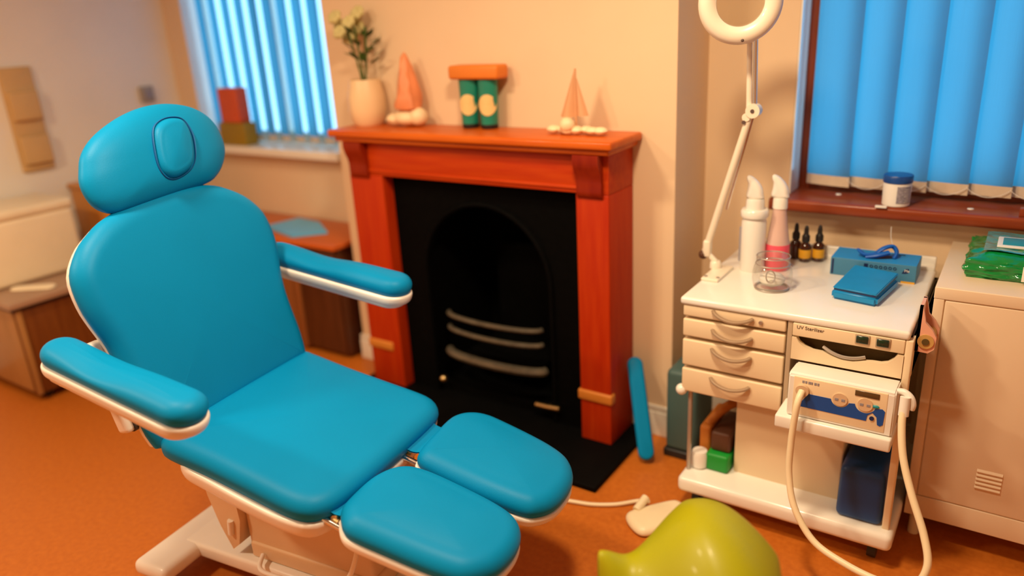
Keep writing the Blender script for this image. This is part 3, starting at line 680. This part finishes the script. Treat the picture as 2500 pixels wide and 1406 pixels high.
MB().box(-.752, -.745, 2.44, 2.452, TZ + .03, TZ + .15, .002).build('level_strip', 'print_grey', t)
t = thing('spray_bottle', 'clear spray bottle with pink liquid beside the white spray bottle', 'bottle', (-.640, 2.50, TZ))
c = (-.640, 2.50, TZ)
MB().lathe([(.001, 0), (.036, 0), (.039, .004), (.039, .085), (.038, .09), (.001, .09)], c, 32).build('pink_liquid', 'pinkliq', t)
MB().lathe([(.001, .09), (.038, .09), (.034, .11), (.028, .15), (.023, .19), (.021, .21), (.001, .212)], c, 32).build('bottle_body', 'pinkclear', t)
trigger(c, .21, .024, 'gloss_white', t)

proto = thing('dropper_bottle', 'amber dropper bottle without yellow label front, leftmost of the three', 'bottle', (-.615, 2.640, TZ), 0, 'dropper bottles on the trolley')
c = (-.615, 2.640, TZ)
MB().lathe([(.001, 0), (.017, 0), (.0195, .003), (.0195, .052), (.017, .060), (.010, .066), (.009, .072), (.001, .073)], c, 28).build('bottle_body', 'amber', proto)
MB().lathe([(.001, .070), (.0125, .070), (.013, .074), (.013, .090), (.0105, .094), (.008, .099), (.0075, .112), (.006, .122), (.003, .126), (.001, .1265)], c, 24).build('dropper_cap', 'black', proto)
for (xx, yy), lb in (((-.577, 2.618), 'amber dropper bottle with yellow label in the middle of the three'), ((-.538, 2.640), 'amber dropper bottle with yellow label, rightmost beside blue glove box')):
    o = copy_tree(proto); o.location = (xx, yy, TZ); o['label'] = lb
    MB().lathe([(.0198, .014), (.0200, .0145), (.0200, .0435), (.0198, .044)], (xx, yy, TZ), 28).build('yellow_label', 'yellow', o)

t = thing('glass_jar', 'round clear glass jar with grey rim at front left of trolley top', 'jar', (-.600, 2.305, TZ))
c = (-.600, 2.305, TZ)
MB().lathe([(.001, .004), (.045, .003), (.056, .010), (.0605, .03), (.060, .055), (.055, .075), (.050, .082), (.050, .104), (.046, .110), (.001, .113)], c, 40).build('jar_body', 'jar_glass', t)
MB().torus((c[0], c[1], c[2] + .004), .050, .0035, Matrix.Identity(3), 40, 8).build('jar_foot', 'steel', t)
MB().torus((c[0], c[1], c[2] + .082), .0515, .0022, Matrix.Identity(3), 40, 8).torus((c[0], c[1], c[2] + .106), .050, .0018, Matrix.Identity(3), 40, 8).build('wire_rim', 'steel', t)
MB().torus((c[0] + .010, c[1] - .058, c[2] + .056), .015, .0022, Matrix.Rotation(PI / 2, 3, 'X') @ Matrix.Diagonal((.9, 1.3, 1)), 28, 8).build('wire_clasp', 'steel', t)
MB().sphere((c[0], c[1], c[2] + .030), .040, 14, (1, 1, .55)).build('cotton_fill', 'white', t)

# glove box
gx0, gx1, gy0, gy1, gz = -.472, -.222, 2.515, 2.635, TZ + .058
t = thing('glove_box', 'blue cardboard glove box with a blue glove poking out on trolley top', 'box', (-.347, 2.575, TZ))
MB().box(gx0, gx1, gy0, gy1, TZ, gz, .002).build('carton', 'box_side', t)
MB().box(gx0 + .001, gx1 - .001, gy0 + .001, gy1 - .001, gz, gz + .0015).build('carton_top', 'box_blue', t)
MB().prism([(-.337 + .045 * math.cos(2 * PI * k / 28), 2.575 + .022 * math.sin(2 * PI * k / 28)) for k in range(28)], (0, 0, gz + .0016), X, Y, Z, 0, .0006).build('opening', 'navy', t)
gl = MB()
gl.tube(spline([(-.375, 2.57, gz), (-.395, 2.555, gz + .02), (-.375, 2.545, gz + .012), (-.345, 2.55, gz + .018)], 6), .011, 10, .5)
gl.tube(spline([(-.355, 2.56, gz + .004), (-.33, 2.565, gz + .03), (-.305, 2.585, gz + .036), (-.29, 2.58, gz + .02), (-.295, 2.57, gz)], 6), .013, 10, .5)
gl.tube(spline([(-.372, 2.545, gz + .006), (-.34, 2.545, gz + .014), (-.31, 2.56, gz + .022)], 6), .012, 10, .6)
gl.build('protruding_glove', 'glove', t)
fyb = gy0 - .0006
MB().box(gx0 + .004, gx0 + .010, fyb, gy0 + .001, TZ + .004, gz - .004).box(-.372, -.360, fyb, gy0 + .001, TZ + .034, gz - .008).build('print_bars', 'navy', t)
for k in range(6):
    MB().torus((-.350 + k * .0135, fyb, TZ + .043), .0040, .0010, Matrix.Rotation(PI / 2, 3, 'X'), 16, 6).build('pictogram', 'navy', t)
MB().prism([(-.262, .030), (-.258, .040), (-.250, .047), (-.243, .048), (-.243, .034), (-.250, .031)], (0, fyb, TZ), X, Z, Y, 0, .001).build('logo_swoosh', 'navy', t)
text('logo_letters', 'Me', .012, (-.2555, fyb - .0002, TZ + .040), X, Z, 'print_white', t)
MB().box(-.262, -.223, fyb, gy0 + .001, TZ, TZ + .006).build('orange_strip', 'yellow', t)
MB().prism([(-.300, 2.61), (-.285, 2.618), (-.268, 2.620), (-.268, 2.611), (-.285, 2.609)], (0, 0, gz + .0016), X, Y, Z, 0, .0006).build('top_logo', 'navy', t)
t = thing('wipes_pack', 'folded blue pack leaning flat in front of glove box on trolley top', 'pack', (-.345, 2.36, TZ))
def pk(z0, z1, ins, tl=0):
    A = [(-.420 + ins, 2.285 + ins), (-.290 - ins, 2.262 + ins), (-.262 - ins, 2.470), (-.400 + ins, 2.505)]
    return [[Vector((p[0], p[1], z0 + (tl if i > 1 else 0))) for i, p in enumerate(A)], [Vector((p[0], p[1], z1 + (tl if i > 1 else 0))) for i, p in enumerate(A)]]
def bevmesh(rings, off):
    m_ = MB().ring_loft(rings); b = bmesh.new(); vs = [b.verts.new(v) for v in m_.v]
    for f in m_.f: b.faces.new([vs[i] for i in f])
    bmesh.ops.recalc_face_normals(b, faces=b.faces); bmesh.ops.bevel(b, geom=list(b.edges), offset=off, segments=3, affect='EDGES'); return MB().bm(b)
bevmesh(pk(TZ, TZ + .030, 0), .008).build('pack_body', 'wipes_blue', t)
bevmesh(pk(TZ + .033, TZ + .039, .003, .006), .0025).build('pack_flap', 'wipes_blue', t)
bevmesh([[v + Vector((0, 0, 0)) for v in r] for r in pk(TZ + .028, TZ + .035, .006, .003)], .001).build('pack_fold', 'navy', t)
tag(MB().tube(spline([(-.305, 2.662, TZ + .010), (-.31, 2.665, TZ + .06), (-.322, 2.668, TZ + .10), (-.325, 2.670, TZ + .135)], 8), .0012, 6).build('thin_wire', 'white', loc=(-.305, 2.662, TZ)), 'thin pale wire rising behind the blue glove box', 'wire')

# tape dispenser on trolley side
t = thing('tape_dispenser', 'peach plastic tape holder hooked on the right side of trolley', 'dispenser', (-.150, 2.19, .69))
tdp = [(-.002, .0), (.030, -.002), (.044, .012), (.046, .045), (.034, .066), (.016, .085), (.006, .13), (-.002, .13)]
MB().prism(tdp, (-.168, 2.15, .690), X, Z, Y, 0, .012).prism([(-.002, .0), (.006, 0), (.006, .13), (-.002, .13)], (-.168, 2.150, .690), X, Z, Y, 0, .08).prism(tdp, (-.168, 2.222, .690), X, Z, Y, 0, .012).build('holder', 'peach', t)
MB().tube([(-.146, 2.146, .722), (-.146, 2.226, .722)], .020, 22).build('tape_roll', 'peach_in', t)
MB().tube([(-.146, 2.143, .722), (-.146, 2.146, .722)], .009, 14).build('core', 'recess', t)

# magnifier lamp
t = thing('magnifier_lamp', 'cream magnifying ring lamp on a jointed arm clamped to trolley left side', 'lamp', (-.80, 2.42, TZ))
MB().box(-.822, -.765, 2.28, 2.44, TZ, TZ + .010, .003).build('clamp_plate', 'lampwhite', t)
MB().tube([(-.812, 2.30, TZ + .010), (-.812, 2.30, TZ + .013)], .006, 12).tube([(-.772, 2.30, TZ + .010), (-.772, 2.30, TZ + .013)], .006, 12).build('clamp_screw', 'steel', t)
MB().lathe([(.001, .010), (.020, .010), (.018, .03), (.014, .034), (.001, .035)], (-.815, 2.40, TZ), 20).tube([(-.815, 2.40, TZ + .03), (-.842, 2.40, TZ + .055)], .010, 12).build('swivel', 'lampwhite', t)
MB().sphere((-.858, 2.398, TZ + .052), .016, 14).build('pivot_knob', 'brown_bag', t)
MB().box(-.858, -.832, 2.385, 2.415, TZ + .045, TZ + .105, .008).build('lower_bracket', 'lampwhite', t)
A0, A1, A2 = Vector((-.855, 2.40, TZ + .055)), Vector((-.720, 2.40, 1.290)), Vector((-.728, 2.40, 1.505))
MB().tube([A0, A0.lerp(A1, .97)], .0115, 14).build('lower_arm', 'lampwhite', t)
of = Vector((.022, 0, -.008))
MB().tube([A0.lerp(A1, .35) + of, A1 + of * .4], .0045, 8).build('lower_spring_rod', 'chrome', t)
MB().tube([A1 + Vector((-.008, 0, -.01)), A2 + Vector((-.008, 0, 0))], .0085, 12).build('upper_arm', 'lampwhite', t)
MB().tube([A1 + Vector((.010, 0, .0)), A2 + Vector((.010, 0, 0))], .0065, 12).build('upper_spring_rod', 'chrome', t)
MB().tube([A1 + Vector((.008, -.018, 0)), A1 + Vector((.008, .014, 0))], .022, 20).tube([A1 + Vector((-.012, -.014, -.02)), A1 + Vector((-.012, .014, -.02))], .013, 14).build('elbow_joint', 'lampwhite', t)
MB().tube([A1 + Vector((.008, -.021, 0)), A1 + Vector((.008, -.018, 0))], .006, 12).tube([A1 + Vector((-.018, -.017, -.035)), A1 + Vector((-.018, -.012, -.035))], .006, 10).build('joint_screw', 'print_dark', t)
RC = Vector((-.738, 2.30, 1.607)); nrm = Vector((.30, -.86, -.02)).normalized()
ex = Vector((0, 0, 1)).cross(nrm).normalized(); ey = nrm.cross(ex)
RM = Matrix((ex, ey, nrm)).transposed()
rg = [(.067, .016), (.076, .024), (.092, .028), (.106, .024), (.116, .012), (.118, -.004), (.112, -.018), (.095, -.024), (.076, -.020), (.066, -.006)]
rings = []
for k in range(56):
    a = 2 * PI * k / 56; rings.append([RC + RM @ Vector((math.cos(a) * r_, math.sin(a) * r_, z_)) for r_, z_ in rg])
HDL = MB().ring_loft(rings, closed=True).build('ring_head', 'lampwhite', t)
MB().lathe([(.001, .007), (.04, .006), (.073, .001), (.073, -.001), (.04, -.006), (.001, -.007)], RC, 40, RM).build('magnifying_lens', 'lens', t)
MB().sphere(RC + RM @ Vector((0.010, -.104, .025)), .0045, 10).build('ring_screw', 'print_dark', HDL)
MB().tube([A2, RC - nrm * .028 - ey * .092], .012, 12).build('head_bracket', 'lampwhite', t)

# ------------------------------------------------------------------ locker
lk = thing('metal_locker', 'cream metal locker with vented door standing under the right window', 'locker', (.08, 2.53, 0))
LX0, LX1, LF, LB = -.150, .32, 2.290, 2.78
MB().box(LX0, LX1, LF + .006, LB, .085, .800, .002).build('locker_body', 'locker', lk)
MB().box(LX0 - .001, LX1, LF, LB, .797, .832, .003).build('locker_top', 'locker', lk)
MB().box(LX0, LX1, LF + .001, LF + .02, .085, .158, .002).build('kick_panel', 'locker', lk)
MB().box(LX0, LX0 + .026, LF + .001, LF + .02, .160, .797, .002).build('door_stile', 'locker', lk)
dr = MB().box(LX0 + .029, LX1 - .026, LF + .001, LF + .02, .162, .794, .002).build('door', 'locker', lk)
for k in range(5):
    z = .238 + .0135 * k
    MB().prism([(0, -.0035), (-.004, -.0045), (-.0045, -.002), (0, .0045)], (.020, LF + .001, z), Y, Z, X, 0, .064).build('vent_louvre', 'locker', dr)
for xx in (LX0 + .03, LX1 - .03):
    for yy in (LF + .04, LB - .04):
        MB().lathe([(.001, 0), (.016, 0), (.014, .086), (.001, .086)], (xx, yy, 0), 16).build('foot', 'cream', lk)
# green wipes on locker
t = thing('wipes_pack', 'shiny green plastic wipes pack with white flip lid on locker top', 'pack', (.06, 2.55, .832))
b = bmesh.new(); bmesh.ops.create_cube(b, size=1); bmesh.ops.subdivide_edges(b, edges=list(b.edges), cuts=20, use_grid_fill=True)
from mathutils import noise as NZ
gx, gy, gzz = .275, .285, .070
for v in b.verts:
    p = v.co.copy(); fx = 1 - .06 * abs(2 * p.z); e = max(abs(p.x), abs(p.y)) * 2
    h = (p.z + .5) * gzz * (1 - .28 * max(0, e - .55) / .45 * (1 if p.z > -.4 else 0))
    w = NZ.noise(Vector((p.x * 7, p.y * 7, p.z * 6))) * .012 + NZ.noise(Vector((p.x * 19, p.y * 17, p.z * 12))) * .004
    out = Vector((p.x, p.y, 0)).normalized() * w * (1 if p.z > -.48 else .2)
    v.co = Vector((.042 + p.x * gx * fx, 2.548 + p.y * gy * fx, .833 + max(0, h + (w * .5 if p.z > .3 else 0)))) + out
GP = MB().bm(b); GP.build('film_wrap', 'green_film', t, angle=80)
def gtop(u, v): return Vector((-.055 + .185 * u, 2.455 + .215 * v, .9045 + .0025 * math.sin(u * 9) * math.cos(v * 7)))
MB().grid(gtop, 10, 10).build('printed_panel', 'teal_film', t)
MB().box(-.025, .085, 2.49, 2.595, .905, .912, .003).build('flip_lid', 'print_white', t)
MB().box(-.012, .072, 2.503, 2.582, .9118, .9132, .0005).build('lid_label', 'teal_label', t)
MB().box(.045, .085, 2.392, 2.397, .842, .885, .001).build('cream_sticker', 'white', t)

# ------------------------------------------------------------------ right sill items
ZS = .942
t = thing('ointment_tub', 'white plastic tub with blue lid standing on right window sill', 'tub', (-.332, 2.760, ZS))
c = (-.332, 2.760, ZS)
MB().lathe([(.001, 0), (.038, 0), (.042, .004), (.043, .074), (.041, .080), (.001, .081)], c, 40).build('tub_body', 'white', t)
MB().lathe([(.001, .079), (.0445, .079), (.0455, .081), (.0455, .100), (.0435, .1035), (.001, .1045)], c, 40).build('lid', 'blue_lid', t)
lb = MB(); rr_ = .0434
def lab(u, v, a0=-78, a1=-6, z0=.010, z1=.066, rr_=rr_): a = math.radians(a0 + (a1 - a0) * u); return Vector((c[0] + rr_ * math.cos(a), c[1] + rr_ * math.sin(a), ZS + z0 + (z1 - z0) * v))
lb.grid(lambda u, v: lab(u, v, -82, -15, .014, .070), 14, 2).build('text_label', 'label_grey', t)
ll = MB()
for k in range(8): ll.grid(lambda u, v, k=k: lab(u, v, -52 + (k % 3) * 5, -22, .018 + k * .006, .0195 + k * .006, .0437), 8, 1)
ll.build('label_lines', 'print_white', t)
tag(MB().box(-.385, -.350, 2.700, 2.712, ZS, ZS + .007, .001).build('chain_tag', 'white', loc=(-.368, 2.706, ZS)), 'small cream plastic clip lying in front of the white tub', 'clip')
for xx, yy, lb_ in ((-.530, 2.855, 'white round screw cap on the sill left of tub'), (-.116, 2.785, 'white round screw cap on the sill right of tub')):
    tag(MB().lathe([(.001, 0), (.010, 0), (.009, .002), (.001, .003)], (xx, yy, ZS), 20).build('screw_cap', 'gloss_white', loc=(xx, yy, ZS)), lb_, 'cap', 'screw caps on the right sill')

tag(MB().box(.016, .055, 2.735, 2.765, ZS, ZS + .024, .002).build('wooden_block', 'frame', loc=(.035, 2.75, ZS)), 'small brown wooden block on window sill at the far right', 'block')

# ------------------------------------------------------------------ lime saddle stool
t = thing('saddle_stool', 'lime green saddle stool in the foreground below the trolley', 'stool', (-.44, 1.27, 0))
SM = Vector((-.46, 1.255, .495)); se = Vector((.83, .55, 0)).normalized(); sf = Vector((-.55, .83, 0)).normalized()
def saddle(tt, v):
    # tt -1 pommel .. 1 cantle
    w = .055 + .135 * max(0, min(1, (tt + 1) / 1.15)) ** .9
    end = max(0.0, 1 - max(0, (tt - .25) / .75) ** 2.6) ** .5 if tt > .25 else (1 - max(0, (-tt - .8) / .2) ** 2 * .5)
    w *= max(.05, end)
    q_ = max(0, min(1, (tt + .70) / .85)); q_ = q_ * q_ * (3 - 2 * q_)
    h = .020 + .035 * math.exp(-((tt + 1.0) / .25) ** 2) + .098 * q_
    h -= .095 * v * v * (1 - .45 * max(0, tt))
    if tt > .2: h -= .10 * ((tt - .2) / .8) ** 2
    return SM + se * tt * .19 + sf * v * w + Z * h
def sgrid(off):
    return lambda u, v: saddle(-1 + 2 * u, -1 + 2 * v) - Z * off
N_ = 36
rings = []
for i in range(N_ + 1):
    tt = -1 + 2 * i / N_; top = [saddle(tt, -1 + 2 * j / 20) for j in range(21)]; bot = [saddle(tt, (-1 + 2 * j / 20) * .94) - Z * (.045 * (1 - (abs(-1 + 2 * j / 20)) ** 6) + .012) for j in range(21)][::-1]
    rings.append(top + bot)
sd = MB().ring_loft(rings)
sad = sd.build('saddle_seat', 'lime', t, angle=75)
sub = sad.modifiers.new('smooth', 'SUBSURF'); sub.levels = 1; sub.render_levels = 1
MB().lathe([(.001, .07), (.034, .07), (.030, .16), (.025, .17), (.025, .30), (.016, .31), (.016, .46), (.001, .46)], (-.44, 1.27, 0), 24).build('gas_lift', 'chrome', t)
MB().box(-.52, -.36, 1.21, 1.33, .445, .462, .006).build('seat_plate', 'black', t)
for k in range(5):
    a = 2 * PI * k / 5 + .3; d = Vector((math.cos(a), math.sin(a), 0)); o_ = Vector((-.44, 1.27, 0))
    lg = MB().tube([o_ + d * .02 + Z * .095, o_ + d * .14 + Z * .085, o_ + d * .25 + Z * .068], [.022, .018, .014], 12).build('base_leg', 'chrome', t)
    s2 = Vector((-d.y, d.x, 0)); MB().tube([o_ + d * .25 + Z * .027 - s2 * .02, o_ + d * .25 + Z * .027 + s2 * .02], .027, 16).build('castor', 'black', lg)

# foot pedal and cable
t = thing('foot_pedal', 'cream foot pedal with white cable on floor behind lime stool', 'pedal', (-.86, 1.97, 0))
MB().pad([(-.10, -.05), (-.06, -.065), (.06, -.065), (.10, -.05), (.11, 0), (.10, .05), (.06, .065), (-.06, .065), (-.10, .05), (-.11, 0)], (-.83, 1.985, .012), Vector((.62, .78, 0)), Vector((-.78, .62, 0)), Z, .022, .011, .03, .004).build('pedal_base', 'cable', t)
MB().tube([(-.905, 1.965, .03), (-.895, 2.02, .05)], .014, 12).build('pedal_bar', 'cable', t)
MB().tube(spline([(-.89, 2.03, .03), (-.93, 2.04, .012), (-.99, 1.99, .008), (-1.06, 1.95, .008), (-1.13, 1.93, .008), (-1.25, 1.90, .008), (-1.40, 1.80, .008)], 8), .007, 10).build('pedal_cable', 'cable', t)

# padded bar and bin by chimney corner
a, b2 = Vector((-1.012, 2.285, .035)), Vector((-1.128, 2.432, .330))
ax = (b2 - a); L_ = ax.length; ax.normalize(); sd_ = Vector((.83, .55, 0)); sd_ = (sd_ - ax * sd_.dot(ax)).normalized(); nn = ax.cross(sd_)
tag(MB().pad(capsule(L_ + .04, .030, .030), a - ax * .02, ax, sd_, nn, .018, .018, .02, .003).build('padded_bar', 'vinyl', loc=(-1.012, 2.285, 0)), 'blue padded bar leaning against the right leg of fireplace', 'pad')
t = thing('waste_bin', 'dark teal plastic bin between chimney breast and trolley', 'bin', (-.915, 2.46, 0))
MB().box(-.975, -.852, 2.37, 2.55, .03, .36, .02, 3).build('bin_body', 'teal_bin', t)
MB().box(-.98, -.848, 2.365, 2.555, 0, .034, .008).build('bin_foot', 'black', t)

# ------------------------------------------------------------------ left side of the room
t = thing('low_desk', 'low desk with red-brown top and dark doors below the left window', 'desk', (-3.1, 2.6, 0))
MB().box(-3.75, -2.69, 2.405, 2.785, .585, .612, .006).build('desktop', 'desk_top', t)
MB().box(-3.72, -2.71, 2.44, 2.78, .02, .585, .004).build('desk_carcass', 'desk_dark', t)
MB().box(-3.05, -3.0, 2.42, 2.445, .02, .58, .004).build('desk_leg', 'desk_body', t)
MB().box(-3.70, -3.06, 2.425, 2.445, .03, .575, .004).build('desk_door', 'desk_body', t)
MB().box(-2.99, -2.72, 2.428, 2.445, .03, .575, .004).build('desk_door', 'desk_dark', t)
fo = MB().prism([(-3.32, 2.52), (-3.02, 2.44), (-2.90, 2.57), (-3.10, 2.70), (-3.28, 2.72)], (0, 0, .612), X, Y, Z, 0, .012)
tag(fo.build('document_folder', 'paper_blue', loc=(-3.1, 2.55, .612)), 'light blue folder lying on the low desk', 'folder')
tag(MB().box(-3.86, -3.635, 2.725, 2.815, 1.0, 1.125, .006).build('storage_box', 'olive_box', loc=(-3.74, 2.78, 1.0)), 'olive yellow box on left window sill under the red box', 'box')
tag(MB().box(-3.83, -3.665, 2.73, 2.81, 1.125, 1.315, .008).build('storage_box', 'red_box', loc=(-3.73, 2.78, 1.125)), 'red box stacked on the olive box at left window sill', 'box')
t = thing('drawer_pedestal', 'brown wooden drawer pedestal with taupe top by the left wall', 'pedestal', (-3.97, 1.65, 0))
MB().box(-4.27, -3.70, 1.385, 1.98, .045, .47, .004).build('pedestal_body', 'ped_body', t)
MB().box(-4.25, -3.72, 1.379, 1.386, .06, .46, .002).build('pedestal_front', 'ped_front', t)
MB().box(-3.7005, -3.693, 1.385, 1.41, .045, .47, .002).build('corner_trim', 'ped_front', t)
MB().box(-4.275, -3.67, 1.355, 2.0, .482, .512, .006).build('pedestal_top', 'ped_top', t)
MB().box(-4.27, -3.685, 1.37, 1.99, .468, .484).build('black_edge_rail', 'black', t)  # black edge under the overhanging top
for xx in (-4.2, -3.76):
    for yy in (1.45, 1.60, 1.92): MB().tube([(xx - .015, yy, .024), (xx + .015, yy, .024)], .024, 14).build('castor', 'black', t) if yy != 1.60 else None
tag(MB().pad(capsule(.21, .033, .033), (-3.90, 1.475, .516), Vector((.42, .30, 0)).normalized() * 1, Vector((-.30, .42, 0)).normalized(), Z, .010, .003, .012, .001).build('cream_strip', 'cream', loc=(-3.88, 1.5, .512)), 'small cream strip lying on the taupe pedestal top', 'pack')  # flat pale strip on the pedestal top
t = thing('storage_box', 'large cream box standing on the wooden pedestal at far left', 'box', (-4.1, 1.75, .512))
MB().box(-4.27, -3.93, 1.36, 1.86, .513, .83, .025, 4).build('box_body', 'cream', t)
MB().box(-4.275, -3.925, 1.355, 1.865, .825, .875, .02, 4).build('box_lid', 'cream', t)
t = thing('chest_of_drawers', 'orange-brown wooden chest behind the treatment chair headrest by left wall', 'chest', (-4.1, 2.28, 0))
MB().box(-4.275, -3.96, 2.03, 2.38, .03, .86, .006).build('chest_body', 'chest', t)
MB().box(-4.28, -3.94, 2.02, 2.39, .86, .885, .005).build('chest_top', 'chest', t)
for z_ in (.08, .34, .60):
    d = MB().box(-3.965, -3.948, 2.045, 2.365, z_, z_ + .235, .004).build('chest_drawer', 'chest', t)
    MB().sphere((-3.935, 2.205, z_ + .12), .014, 12).build('drawer_knob', 'brass', d)
MB().box(-4.26, -3.98, 2.05, 2.36, 0, .032).build('plinth', 'desk_dark', t)
t = thing('wall_rack', 'narrow tan wooden rack hanging on the left wall above cream box', 'rack', (-4.29, 1.90, .95))
MB().box(-4.298, -4.275, 1.83, 1.99, .98, 1.50, .008).build('rack_board', 'tan', t)
MB().box(-4.277, -4.245, 1.84, 1.98, 1.02, 1.16, .006).build('rack_pocket', 'tan', t)
MB().box(-4.277, -4.245, 1.84, 1.98, 1.24, 1.38, .006).build('rack_pocket', 'tan', t)
t = thing('wall_thermostat', 'grey wall control on the left wall above the chair headrest', 'thermostat', (-4.29, 2.59, 1.26))
MB().box(-4.299, -4.27, 2.55, 2.63, 1.25, 1.34, .008).build('thermostat_body', 'greyswitch', t)
MB().tube([(-4.272, 2.59, 1.295), (-4.262, 2.59, 1.295)], .02, 18).build('thermostat_dial', 'print_grey', t)

# ------------------------------------------------------------------ camera
down = Vector((295, 5197, 1852)).normalized()
mx = Vector((-2878, -497, 1852)); mx = (mx - down * mx.dot(down)).normalized()
Xc = -mx; Zc = -down; Yc = Zc.cross(Xc)
if Yc.z < 0: Yc = -Yc
# columns of camera axes in world: world = (Xc.v, Yc.v, Zc.v)
cx_ = Vector((Xc.x, Yc.x, Zc.x)); cy_ = Vector((Xc.y, Yc.y, Zc.y)); cz_ = Vector((Xc.z, Yc.z, Zc.z))
cam = bpy.data.cameras.new('camera'); co = bpy.data.objects.new('camera', cam); COL.objects.link(co)
rot = Matrix((cx_, -cy_, -cz_)).transposed()
co.matrix_world = Matrix.Translation((0, 0, 1.6)) @ rot.to_4x4()
cam.sensor_fit = 'HORIZONTAL'; cam.sensor_width = 36; cam.lens = 36 * 1852 / 2500; cam.clip_start = .02
cam.dof.use_dof = True; cam.dof.focus_distance = 2.08; cam.dof.aperture_fstop = cam.lens / 34.0
SC.camera = co

# ------------------------------------------------------------------ light
def area(name, loc, size, energy, color, target=None, shape='DISK'):
    l = bpy.data.lights.new(name, 'AREA'); l.energy = energy; l.color = color; l.shape = shape; l.size = size
    o = bpy.data.objects.new(name, l); COL.objects.link(o); o.location = loc
    d = (Vector(target) - Vector(loc)) if target else Vector((0, 0, -1))
    o.rotation_euler = d.to_track_quat('-Z', 'Y').to_euler(); return o
WARM = (1.0, .76, .48)
area('ceiling_lamp_middle', (-1.85, .75, 2.46), .28, 36, WARM)
area('ceiling_lamp_left', (-2.75, -.35, 2.46), .28, 50, WARM)
area('ceiling_lamp_right', (-.75, 1.25, 2.46), .28, 47, WARM)
w = bpy.data.worlds.new('daylight'); SC.world = w; w.use_nodes = True
bg = w.node_tree.nodes['Background']; bg.inputs['Color'].default_value = (.30, .66, 1.0, 1); bg.inputs['Strength'].default_value = 3.3

SC.view_settings.view_transform = 'Standard'; SC.view_settings.look = 'None'; SC.view_settings.gamma = 1; SC.view_settings.use_curve_mapping = False
SC.view_settings.exposure = -0.22
